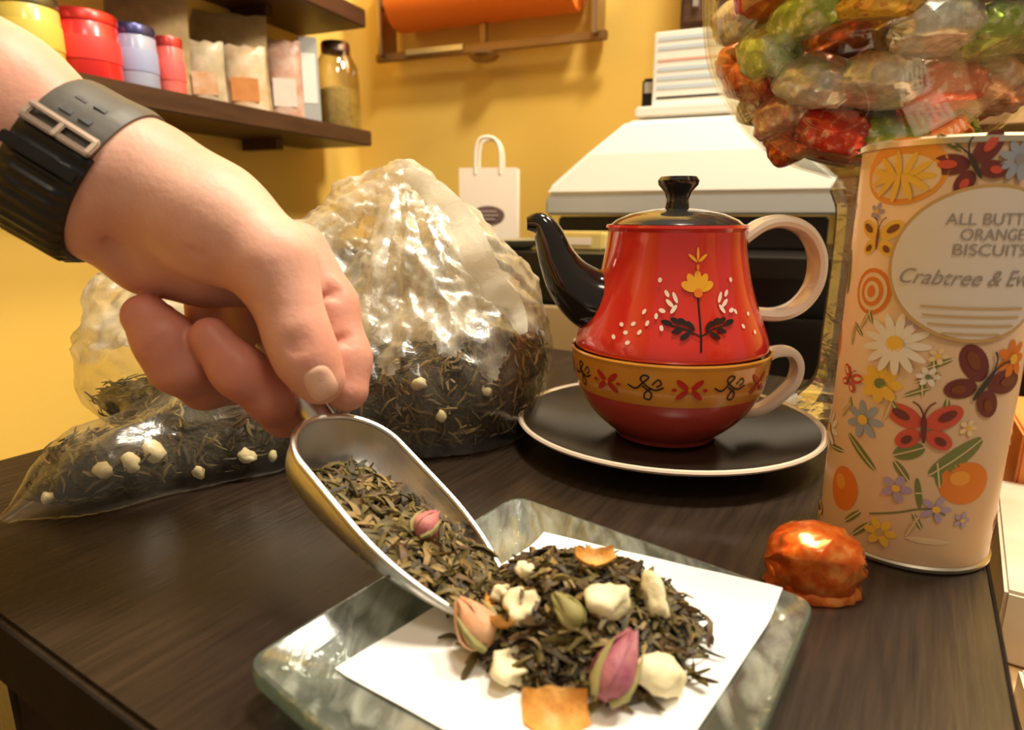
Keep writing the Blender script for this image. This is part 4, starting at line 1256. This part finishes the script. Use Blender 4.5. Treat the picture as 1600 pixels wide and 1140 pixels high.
mb = MB(); stem = smooth_path([(.030, .012), (.020, .022), (.0155, .034), (.0150, .060), (.0140, .110), (.0145, .150), (.0180, .162), (.0205, .169), (.0165, .1765)], 4)
n = 10; mb.lathe([tuple(q) for q in stem], n=n); so = mb.build('goblet_stem', M['stem_glass'], goblet, smooth=False)
mb = MB(); mb.lathe([(.0001, .0), (.052, .0), (.0545, .0015), (.053, .0035), (.045, .006), (.034, .0105), (.028, .0130)], n=60); mb.build('goblet_foot', M['stem_glass'], goblet)
tag(goblet, 'large stemmed glass goblet filled with foil candies behind the tin', 'glass goblet')

cand_px = [(1205, 20, 'orange'), (1275, 42, 'green'), (1370, 45, 'yellow'), (1160, 45, 'silver'), (1240, 97, 'green'), (1172, 122, 'orange'), (1345, 115, 'silver'), (1438, 118, 'red'), (1432, 58, 'silver'), (1528, 55, 'green'),
           (1240, 160, 'pink'), (1330, 172, 'red'), (1256, 205, 'orange'), (1320, 220, 'orange'), (1400, 188, 'green'), (1456, 176, 'orange'), (1312, 2, 'orange'), (1515, 5, 'green'), (1505, 120, 'pink'), (1140, 90, 'pink'), (1195, 170, 'silver'), (1290, 255, 'red'), (1370, 235, 'red'), (1290, 130, 'silver'), (1560, 20, 'red')]
fixed = []
for x, y, cn in cand_px:
    r = ray(x, y); best = None
    for t in np.linspace(.34, .56, 220):
        P = CAM + r * t - GB
        if gz[0] < P.z < gz[-1] and math.hypot(P.x, P.y) < g_r(P.z) - .0215: best = P; break
    if best is not None: fixed.append((np.array(best), cn))
nf = len(fixed)
rnd = []
while len(rnd) < 62:
    z = random.uniform(.20, .378); r_ = math.sqrt(random.random()) * max(0, g_r(z) - .017); a = random.random() * 6.283
    rnd.append((r_ * math.cos(a), r_ * math.sin(a), z))
Pn = np.array([q[0] for q in fixed] + rnd); tgt = .0385
for it in range(160):
    D = Pn[:, None] - Pn[None]; L = np.linalg.norm(D, axis=2) + np.eye(len(Pn)) * 9
    ov = np.clip(tgt - L, 0, None) / L * .35
    mv = (D * ov[..., None]).sum(1); mv[:nf] *= .12
    Pn += np.clip(mv, -.006, .006)
    Pn[:, 2] = np.clip(Pn[:, 2], .200, .378)
    rr = np.hypot(Pn[:, 0], Pn[:, 1]); lim = np.array([max(g_r(z) - .0228, .004) for z in Pn[:, 2]])
    k = np.minimum(1, lim / np.maximum(rr, 1e-6)); Pn[:, 0] *= k; Pn[:, 1] *= k
variants = [candy_mesh(s, .0270, .0185, .0165) for s in range(4)]
cache = {}
names = list(foil); wts = (5, 4, 2, 3, 3, 2)
for i, P in enumerate(Pn):
    cn = fixed[i][1] if i < nf else random.choices(names, wts)[0]
    key = (i % 4, cn)
    if key not in cache:
        me = variants[i % 4].copy(); me.materials.append(foil[cn]); me.polygons.foreach_set('use_smooth', [True] * len(me.polygons)); cache[key] = me
    o = bpy.data.objects.new('foil_candy', cache[key]); COL.objects.link(o)
    o.location = GB + Vector(P)
    # long side along the glass wall
    tang = math.atan2(P[1], P[0]) + math.pi / 2
    o.rotation_euler = (random.uniform(-.6, .6), random.uniform(-.35, .35), tang + random.uniform(-.22, .22))
    tag(o, '%s foil-wrapped candy inside the tall glass goblet' % cn, 'candy', '%s candies in the goblet' % cn)

# ------------------------------------------------------------------ back counter and what stands on it
def wall_pt(along, out, z): return CORNER + B * along - A * out + Vector((0, 0, z))
CT = .100; CD = .44
counter = placed('back_counter', B, wall_pt(.85, CD / 2, ZF) )
Lc = 1.60
mb = MB(); mb.box((0, 0, CT - ZF - .0125), (Lc, CD - .004, .025)); mb.build('counter_top', M['black'], counter, smooth=False, bevel=.002)
mb = MB(); mb.box((0, .01, (CT - ZF - .025) / 2), (Lc - .02, CD - .03, CT - ZF - .0252)); mb.build('cabinet_body', M['black'], counter, smooth=False)
for k in range(3):
    x0 = -Lc / 2 + .06
    if k == 0:
        mb = MB(); mb.box((-.36, -CD / 2 - .002, CT - ZF - .36), (.62, .012, .58)); p_ = mb.build('front_panel', M['beige'], counter, smooth=False, bevel=.002); p_['label'] = 'beige laminate panel'
    if k == 1:
        mb = MB(); mb.box((.36, -CD / 2 - .002, CT - ZF - .36), (.66, .012, .58)); mb.build('front_panel', M['black'], counter, smooth=False, bevel=.002)
tag(counter, 'low black counter with a beige front panel behind the table', 'counter')

def on_back(x, y, out=0.0):
    """point on the plane parallel to the back wall, 'out' metres in front of it"""
    n_ = -A; p0 = CORNER + n_ * out; r = ray(x, y)
    t = (p0 - CAM).dot(n_) / r.dot(n_); return CAM + r * t
def counter_pt(x, y, out):
    p = on_back(x, y, out); p.z = CT; return p
def cat_frame(name, loc, xdir=B): return placed(name, xdir, loc)
# small white paper carrier bag
bp_ = counter_pt(766, 386, .20)
pb = cat_frame('paper_bag', bp_, Vector((1, -.12, 0)))
bs = (bp_ - CAM).dot(_F) / FPX
BW, BH = 88 * bs, 112 * bs
M['bag_paper'] = mat('white_bag_paper', (.84, .72, .58), .7, bump=.05, bscale=50)
mb = MB(); D_ = BW * .45
b4 = [(-BW / 2, -D_ / 2), (BW / 2, -D_ / 2), (BW / 2, 0), (BW / 2, D_ / 2), (-BW / 2, D_ / 2), (-BW / 2, 0)]
vs = [(x, y, .0002) for x, y in b4] + [(x * (1.0 if abs(y) > 1e-6 else .86), y * .9, BH) for x, y in b4] + [(x * .97, y * .8, .004) for x, y in b4] + [(x * (.98 if abs(y) > 1e-6 else .84), y * .86, BH) for x, y in b4]
fs = []
for k in range(6):
    k2 = (k + 1) % 6
    fs += [(k, k2, 6 + k2, 6 + k), (12 + k, 18 + k, 18 + k2, 12 + k2), (6 + k, 6 + k2, 18 + k2, 18 + k)]
fs += [tuple(range(6)), tuple(range(12, 18))]
mb.add(vs, fs); mb.build('bag_body', M['bag_paper'], pb, smooth=False)
for yy in (-.42, .42):
    mb = MB(); mb.tube([tuple(q) for q in smooth_path([(-BW * .22, D_ * yy, BH * .92), (-BW * .21, D_ * yy, BH * 1.22), (-BW * .12, D_ * yy, BH * 1.37), (BW * .10, D_ * yy, BH * 1.37), (BW * .20, D_ * yy, BH * 1.22), (BW * .21, D_ * yy, BH * .92)], 5)], .0032, n=8)
    mb.build('bag_handle', M['bag_paper'], pb)
mb = MB(); n = 28
vs = [(0, -D_ / 2 - .0016, BH * .38)] + [(BW * .29 * math.cos(2 * math.pi * k / n), -D_ / 2 * 1.0 - .0008, BH * .38 + BH * .125 * math.sin(2 * math.pi * k / n)) for k in range(n)]
mb.add(vs, [(0, 1 + k, 1 + (k + 1) % n) for k in range(n)]); lg = mb.build('oval_logo', mat('logo_brown', (.13, .07, .06), .6), pb, smooth=False)
lg['label'] = 'dark oval logo'
mb = MB()
for k, wv in enumerate((.30, .36, .24)):
    mb.box((0, -D_ / 2 - .0022, BH * (.43 - .05 * k)), (BW * wv, .0006, BH * .018))
mb.build('logo_lettering', mat('logo_print_pale', (.45, .34, .30), .6), lg, smooth=False)
tag(pb, 'small white paper carrier bag with a dark oval logo', 'paper bag')

# white slope-sided machine
mp_ = counter_pt(1082, 330, .155)
mc = cat_frame('counter_machine', mp_, B)
ms = ((mp_) - CAM).dot(_F) / FPX
MW = 405 * ms; zt = .15 - CT
mb = MB(); mb.box((0, 0, (zt - .002) / 2 + .0004), (MW * .92, .20, zt - .004)); mb.build('machine_base', M['black'], mc, smooth=False, bevel=.003)
mb = MB(); mb.box((0, 0, zt + .014), (MW, .23, .030)); mb.build('front_lip', M['grey'], mc, smooth=False, bevel=.004)
hh = 104 * ms
mb = MB(); a, b, t, q = MW / 2, .115, MW * .22, .085
prof = [(a, b, 0), (a * .985, b * .98, .012), (MW * .36, b * .9, hh * .55), (t, q, hh)]
vs = []; fs = []
for x, y, z in prof:
    vs += [(-x, -y, zt + .029 + z), (x, -y, zt + .029 + z), (x, y, zt + .029 + z), (-x, y, zt + .029 + z)]
for i in range(len(prof) - 1):
    for k in range(4):
        k2 = (k + 1) % 4; fs.append((i * 4 + k, i * 4 + k2, i * 4 + 4 + k2, i * 4 + 4 + k))
fs += [(3, 2, 1, 0), (12, 13, 14, 15)]
mb.add(vs, fs); mb.build('sloped_hood', M['white'], mc, smooth=False, bevel=.006, seg=3)
tag(mc, 'white machine with a sloping hood on the black counter behind the teapot', 'machine')
ztop = CT + zt + .029 + hh + .0005
M['blueprint'] = mat('pale_blue_print', (.48, .56, .62), .6); M['redprint'] = mat('pale_red_print', (.70, .36, .28), .6)
tr_c = mp_ + Vector((0, 0, ztop - CT))
tray = cat_frame('white_tray', tr_c, B)
mb = MB(); mb.box((0, 0, .012), (MW * .40, .15, .016)); mb.build('tray_board', M['white'], tray, smooth=False, bevel=.003)
mb = MB(); mb.box((0, 0, .002), (MW * .34, .12, .004)); mb.build('tray_shadow_slab', M['black'], tray, smooth=False)  # black slab standing in for the dark shadow below the tray
tag(tray, 'flat white tray on top of the sloping white machine', 'tray')
zt2 = .0205
bx = cat_frame('white_carton', tr_c + B * .0 + Vector((0, 0, zt2)), B)
hb = 100 * ms
mb = MB(); mb.box((0, 0, hb / 2), (MW * .30, .11, hb)); mb.build('carton_body', M['white'], bx, smooth=False, bevel=.002)
for k, (zz, mm) in enumerate(((.12, 'black'), (.26, 'blueprint'), (.38, 'blueprint'), (.50, 'blueprint'), (.62, 'redprint'), (.78, 'blueprint'), (.9, 'blueprint'))):
    mb = MB(); mb.box((0, -.0554, hb * zz), (MW * .27, .0006, hb * (.03 if mm != 'blueprint' else .055))); mb.build('printed_line', M[mm], bx, smooth=False)
tag(bx, 'white carton with pale blue printed lines standing on the white tray', 'box')
bb = cat_frame('black_gadget', tr_c - B * (MW * .178) + Vector((0, 0, zt2)), B)
mb = MB(); mb.box((0, 0, .024), (.020, .05, .048)); mb.build('gadget_body', M['black'], bb, smooth=False, bevel=.003)
mb = MB(); mb.box((0, -.0255, .034), (.012, .002, .016)); mb.build('gadget_face', M['grey'], bb, smooth=False)
tag(bb, 'small black block standing on the tray beside the white carton', 'gadget')
# yellow packet lying on the counter between spout and pot
yp = counter_pt(905, 374, .34); yk = cat_frame('yellow_packet', yp, B)
M['ypk'] = mat('yellow_packet', (.62, .46, .12), .5, var=(.7, .55, .2), vscale=40)
mb = MB(); mb.box((0, 0, .013), (.085, .05, .026)); mb.build('packet_body', M['ypk'], yk, smooth=False, bevel=.003)
mb = MB(); mb.box((0, -.0256, .013), (.05, .0006, .010)); mb.build('packet_label', M['print_white'], yk, smooth=False)
tag(yk, 'low yellow packet on the black counter beside the machine', 'packet')
# greenish dish by the paper bag
dk = empty('shallow_dish', counter_pt(800, 402, .36)); mb = MB()
mb.lathe([(.0001, .0005), (.028, .0005), (.040, .008), (.046, .014), (.044, .0145), (.036, .008), (.0001, .004)], n=36); mb.build('dish_body', mat('grey_green_dish', (.28, .25, .15), .4), dk)
tag(dk, 'small grey-green dish in front of the white paper bag', 'dish')

# ------------------------------------------------------------------ wrapping-paper roll holder on the back wall
rc0 = on_back(618, 5, .06); rc1 = on_back(902, -34, .06)
zz = (rc0.z + rc1.z) / 2
rl = (rc1 - rc0).length
rh = cat_frame('paper_roll_holder', wall_pt((rc0 + rc1 - 2 * CORNER).dot(B) / 2, .005, zz), B)
M['bronze'] = mat('brown_metal', (.30, .17, .07), .35, metal=.6); M['roll'] = mat('orange_wrapping_paper', (.86, .20, .018), .5)
bar = on_back(770, 78, .03); zb = bar.z - zz
for s in (-1, 1):
    mb = MB(); mb.box((s * (rl / 2 + .035), -.035, (zb + .09) / 2), (.010, .06, abs(zb) + .09)); mb.build('side_bracket', M['chrome'], rh, smooth=False, bevel=.002)
mb = MB(); mb.box((0, -.045, zb), (rl + .11, .012, .016)); mb.build('cutter_bar', M['bronze'], rh, smooth=False, bevel=.002)
mb = MB(); mb.box((0, -.045, zb / 2 - .01), (.014, .010, abs(zb) - .02)); mb.build('centre_strut', M['bronze'], rh, smooth=False, bevel=.002)
mb = MB(); mb.lathe([(.0001, -.012), (.022, -.010), (.030, -.002), (.022, .004), (.0001, .005)], n=24, c=(0, -.045, zb - .012)); mb.build('cutter_knob', M['bronze'], rh)
mb = MB(); mb.box((-rl * .28, -.053, zb + .004), (rl * .34, .004, .010)); mb.build('cutter_blade', M['steel'], rh, smooth=False)
tag(rh, 'wall-mounted metal holder with cutter bar for wrapping paper', 'roll holder')
roll = cat_frame('paper_roll', wall_pt((rc0 + rc1 - 2 * CORNER).dot(B) / 2, .055, zz), B)
rr_ = .052
def xcyl(m_, r0, x0, x1, n=36):
    vs = []; fs = []
    for x in (x0, x1):
        for k in range(n): a_ = 2 * math.pi * k / n; vs.append((x, r0 * math.cos(a_), r0 * math.sin(a_)))
    for k in range(n): k2 = (k + 1) % n; fs.append((k, k2, n + k2, n + k))
    fs += [tuple(reversed(range(n))), tuple(range(n, 2 * n))]; m_.add(vs, fs)
mb = MB(); xcyl(mb, rr_, -rl / 2, rl / 2); mb.build('paper_wrap', M['roll'], roll, bevel=.002)
mb = MB(); xcyl(mb, .009, -rl / 2 - .029, rl / 2 + .029); mb.build('roll_core', M['tan_wood'], roll)
tag(roll, 'orange roll of wrapping paper in the wall holder', 'paper roll')

# ------------------------------------------------------------------ shelves on the left wall and the things on them
SD = .15                                       # shelf depth
def on_left(x, y, out):                        # sight line meets the plane 'out' metres off the left wall
    n_ = B; p0 = CORNER + n_ * out; r = ray(x, y)
    t = (p0 - CAM).dot(n_) / r.dot(n_); return CAM + r * t
pe = on_left(580, 205, SD); SZ = pe.z
Le = (pe - CORNER).dot(-A)                      # distance of the shelf end from the corner
sh = placed('wall_shelf', A, CORNER - A * (Le + .62) + B * (SD / 2 + .001) + Vector((0, 0, SZ)))
mb = MB(); mb.box((0, 0, -.0135), (1.24, SD, .027)); mb.build('shelf_board', M['shelf_wood'], sh, smooth=False, bevel=.002)
for xx in (-.5, .45):
    mb = MB(); mb.box((xx, .035, -.036), (.016, .075, .018)); mb.build('shelf_bracket', M['shelf_wood'], sh, smooth=False)
tag(sh, 'dark brown wall shelf loaded with tins, packets and a jar', 'shelf')
pu = on_left(572, 44, SD); SZ2 = pu.z + .0; Lu = (pu - CORNER).dot(-A)
sh2 = placed('wall_shelf', A, CORNER - A * (Lu + .62) + B * (SD / 2 + .001) + Vector((0, 0, SZ2)))
mb = MB(); mb.box((0, 0, .0155), (1.24, SD, .031)); mb.build('shelf_board', M['shelf_wood'], sh2, smooth=False, bevel=.002)
for xx in (-.5, .45):
    mb = MB(); mb.box((xx, .035, -.009), (.016, .075, .018)); mb.build('shelf_bracket', M['shelf_wood'], sh2, smooth=False)
tag(sh2, 'empty-looking dark upper wall shelf above the loaded shelf', 'shelf')
def shelf_spot(x, out=None):
    """foot point on the shelf seen in column x, 'out' metres off the wall"""
    out = SD * .62 if out is None else out
    p = on_left(x, 130, out); p = Vector((p.x, p.y, SZ)); return p
def scale_at(p): return (p - CAM).dot(_F) / FPX
def canister(x0, x1, hpx, col, col2, label, lidcol, nm='tea_tin'):
    p = shelf_spot((x0 + x1) / 2); s = scale_at(p); r = (x1 - x0) / 2 * s * .97; h = hpx * s
    r = min(r, SD * .40)
    e = empty(nm, p)
    m1 = mat(nm + '_paint', col, .3, var=col2, vscale=18, coat=.3); m2_ = mat(nm + '_lid', lidcol, .3, metal=.6)
    mb = MB(); mb.lathe([(.0001, .0003), (r * .97, .0003), (r, .003), (r, h * .84), (r * .98, h * .85)], n=36); mb.build('tin_body', m1, e)
    mb = MB(); mb.lathe([(r * 1.02, h * .84), (r * 1.02, h * .97), (r * .97, h), (.0001, h)], n=36); mb.build('tin_lid', m2_, e)
    mb = MB(); mb.lathe([(r + .0006, h * .30), (r + .0008, h * .31), (r + .0008, h * .62), (r + .0006, h * .63)], n=36); mb.build('tin_label', mat(nm + '_label', tuple(min(1, c * 1.25 + .02) for c in col), .5), e)
    return tag(e, label, 'tin')
canister(8, 102, 110, (.62, .45, .06), (.75, .58, .14), 'gold round tin with dark lid on the wall shelf', (.12, .10, .05))
canister(97, 190, 100, (.70, .025, .02), (.62, .02, .02), 'bright red round tin on the wall shelf', (.72, .04, .03))
canister(182, 248, 95, (.26, .30, .48), (.40, .44, .58), 'slate-blue round tin between red and pink tins', (.05, .05, .14))
canister(246, 290, 88, (.72, .09, .08), (.80, .20, .16), 'narrow pinkish red round tin beside the blue tin', (.6, .06, .05))
def packet(x0, x1, hpx, tpx, cols, label, nm, out=.08, lean=0.0):
    p = shelf_spot((x0 + x1) / 2, out); s = scale_at(p); wv = (x1 - x0) * s; h = hpx * s
    e = placed(nm, Vector((1, .35, 0)), p)
    m1 = mat(nm + '_film', cols[0], .3, var=cols[1], vscale=45, bump=.5, bscale=60)
    vs = []; fs = []; nx, nz_ = 9, 10
    for sd in (-1, 1):
        for i in range(nx + 1):
            for j in range(nz_ + 1):
                u_, v_ = i / nx * 2 - 1, j / nz_
                th = tpx * s / 2 * (1 - abs(u_) ** 3) * math.sqrt(max(0, 1 - v_ ** 3)) + .0006
                vs.append((u_ * wv / 2 * (1 - .06 * math.sin(v_ * 3.1)), sd * th + lean * v_ * h, v_ * h + .0006 + .002 * math.sin(u_ * 9) * (j == nz_)))
    k = (nx + 1) * (nz_ + 1)
    for sd in (0, k):
        for i in range(nx):
            for j in range(nz_):
                a_ = sd + i * (nz_ + 1) + j; fs.append((a_, a_ + 1, a_ + nz_ + 2, a_ + nz_ + 1))
    for j in range(nz_):
        for i in (0, nx):
            a_ = i * (nz_ + 1) + j; fs.append((a_, a_ + 1, k + a_ + 1, k + a_))
    for i in range(nx):
        for j in (0, nz_):
            a_ = i * (nz_ + 1) + j; fs.append((a_, a_ + nz_ + 1, k + a_ + nz_ + 1, k + a_))
    mb = MB(); mb.add(vs, fs); mb.build('packet_body', m1, e)
    mb = MB(); mb.box((0, -tpx * s / 2 - .0004, h * .36), (wv * .6, .0006, h * .34)); mb.build('packet_label', mat(nm + '_label', cols[2], .5, var=cols[3], vscale=60), e, smooth=False)
    return tag(e, label, 'packet')
packet(292, 352, 96, 26, ((.62, .50, .34), (.36, .30, .18), (.62, .30, .10), (.72, .56, .4)), 'clear packet with white and orange contents beside the pink tin', 'snack_packet')
packet(350, 416, 100, 26, ((.60, .36, .18), (.72, .60, .42), (.66, .28, .08), (.56, .2, .06)), 'clear packet with an orange label leaning by the white pouch', 'snack_packet')
packet(416, 472, 118, 24, ((.66, .50, .40), (.46, .20, .12), (.74, .66, .58), (.7, .6, .5)), 'brown pouch with a big pale label', 'label_pouch')
# bags of dried herbs standing behind
for k, (x0, x1, h_) in enumerate(((170, 300, 168), (290, 420, 150))):
    packet(x0, x1, h_, 30, ((.52, .38, .18), (.34, .26, .12), (.60, .50, .34), (.5, .4, .25)), ('tall clear bag of dried herbs behind the blue and pink tins', 'tall clear bag of dried herbs behind the orange packets')[k], 'herb_bag', out=.030)
# slim white box and a glass jar
p = shelf_spot(483, .09); s = scale_at(p)
wb = placed('slim_box', Vector((1, .35, 0)), p); mb = MB(); mb.box((0, 0, 62 * s + .0004), (28 * s, .05, 124 * s)); mb.build('box_body', M['grey'], wb, smooth=False, bevel=.002)
mb = MB(); mb.box((0, -.0254, 66 * s), (20 * s, .0006, 70 * s)); mb.build('box_label', M['white'], wb, smooth=False)
tag(wb, 'slim pale grey box standing beside the glass jar', 'box')
p = shelf_spot(527, .085); s = scale_at(p); jr, jh = 33 * s, 118 * s
jar = empty('glass_jar', p)
mb = MB(); mb.lathe([(.0001, .0004), (jr * .9, .0004), (jr, .004), (jr, jh * .62), (jr * .93, jh * .8), (jr * .7, jh * .93), (jr * .62, jh)], n=36); mb.build('jar_glass', thin_glass('jar_glass', (.95, .93, .86), .25, .03), jar)
mb = MB(); mb.lathe([(.0001, .003), (jr * .86, .003), (jr * .92, .006), (jr * .92, jh * .5), (jr * .5, jh * .55), (.0001, jh * .56)], n=28); mb.build('jar_contents', mat('golden_grains', (.62, .42, .08), .6, var=(.4, .26, .06), vscale=120, bump=.5, bscale=200), jar)
mb = MB(); mb.lathe([(jr * .66, jh * .97), (jr * .66, jh * 1.06), (jr * .6, jh * 1.09), (.0001, jh * 1.09)], n=28); mb.build('jar_lid', M['chrome'], jar)
tag(jar, 'round glass jar of golden grains at the shelf end', 'jar')

# ------------------------------------------------------------------ right background: wall cabinet, wooden shelf with boxes
wcb = on_back(1062, 46, .14); wal = (wcb - CORNER).dot(B)
cab = placed('wall_cabinet', B, wall_pt(wal + .11, .0712, wcb.z))
mb = MB(); mb.box((0, 0, .13), (.22, .14, .26)); mb.build('cabinet_body', M['shelf_wood'], cab, smooth=False, bevel=.002)
mb = MB(); mb.box((0, -.0755, .13), (.21, .011, .25)); d_ = mb.build('cabinet_door', M['shelf_wood'], cab, smooth=False, bevel=.002)
mb = MB(); mb.box((-.085, -.086, .05), (.008, .010, .05)); mb.build('door_handle', M['steel'], d_, smooth=False)
tag(cab, 'dark brown wall cabinet above the white carton', 'cabinet')
ws = on_back(1520, 168, .16); wa2 = (ws - CORNER).dot(B)
ws_ = placed('wall_shelf', B, wall_pt(wa2 + .12, .081, ws.z))
mb = MB(); mb.box((0, 0, -.012), (.56, .16, .024)); mb.build('shelf_board', M['tan_wood'], ws_, smooth=False, bevel=.002)
mb = MB(); mb.box((-.22, .05, -.04), (.02, .06, .03)); mb.build('shelf_bracket', M['tan_wood'], ws_, smooth=False)
tag(ws_, 'light tan wooden shelf on the wall behind the goblet', 'shelf')
for k, (al, wv, hv, c) in enumerate(((-.06, .10, .055, (.74, .62, .46)), (.07, .10, .085, (.45, .18, .08)), (.18, .09, .06, (.70, .66, .58)))):
    e = placed('small_carton', B, wall_pt(wa2 + .12 + al, .085, ws.z + .0004))
    mb = MB(); mb.box((0, 0, hv / 2), (wv, .09, hv)); mb.build('carton_body', mat('carton_board', c, .6, var=tuple(x * .85 for x in c), vscale=20), e, smooth=False, bevel=.002)
    mb = MB(); mb.box((0, -.0454, hv * .5), (wv * .7, .0006, hv * .4)); mb.build('carton_label', M['white'], e, smooth=False)
    tag(e, ('cream carton with white label on the tan shelf', 'taller brown carton with white label on the tan shelf', 'off-white carton with white label on the tan shelf')[k], 'box')

# ------------------------------------------------------------------ low wooden stand with printed packs right of the table
SZ3 = -.10
g1 = gp(1640, 830, SZ3)
stc = Vector((.46, .36, ZF))
stc = TV * (v1 + .012 + .15) + TU * (TU.dot(Vector((.30, .36, 0)))); stc.z = ZF
stand = placed('low_stand', TU, stc)
mb = MB(); mb.box((0, 0, SZ3 - ZF - .011), (.62, .30, .022)); mb.build('stand_top', M['tan_wood'], stand, smooth=False, bevel=.002)
for a_ in (-1, 1):
    for b_ in (-1, 1):
        mb = MB(); mb.box((a_ * .28, b_ * .12, (SZ3 - ZF - .022) / 2), (.04, .04, SZ3 - ZF - .0225)); mb.build('leg', M['tan_wood'], stand, smooth=False)
mb = MB(); mb.box((0, 0, .2), (.54, .24, .018)); mb.build('lower_shelf', M['tan_wood'], stand, smooth=False)
tag(stand, 'low tan wooden stand beside the right side of the table', 'stand')
M['pack'] = mat('printed_pack_paper', (.72, .60, .44), .55, var=(.80, .72, .60), vscale=20)
def pack(au, av, size, rz, label, m, pr):
    c = stc + TU * au + TV * av; e = empty('printed_pack', (c.x, c.y, SZ3 + .0004), rz)
    mb = MB(); mb.box((0, 0, size[2] / 2), size); mb.build('pack_body', m, e, smooth=False, bevel=.002)
    for k in range(5):
        mb = MB(); mb.box((0, (k - 2) * size[1] * .16, size[2] + .0003), (size[0] * (.7, .5, .62, .4, .66)[k], size[1] * .06, .0006)); mb.build('printed_line', pr, e, smooth=False)
    tag(e, label, 'packet')
pm1 = mat('pack_print_brown', (.30, .15, .06), .6)
rzt = math.atan2(TU.y, TU.x)
pack(-.15, -.075, (.15, .11, .02), rzt + .05, 'flat cream pack with brown printed lines on the stand', M['pack'], pm1)
pack(.045, -.068, (.19, .135, .045), rzt - .05, 'thicker pale pack with reddish printed lines on the stand', mat('pale_pack_paper', (.62, .52, .38), .6, var=(.72, .64, .5), vscale=30), M['redprint'])
pack(.21, -.06, (.13, .12, .085), rzt + .03, 'thick orange pack at the far end of the stand', mat('orange_pack', (.78, .24, .05), .5), M['print_white'])
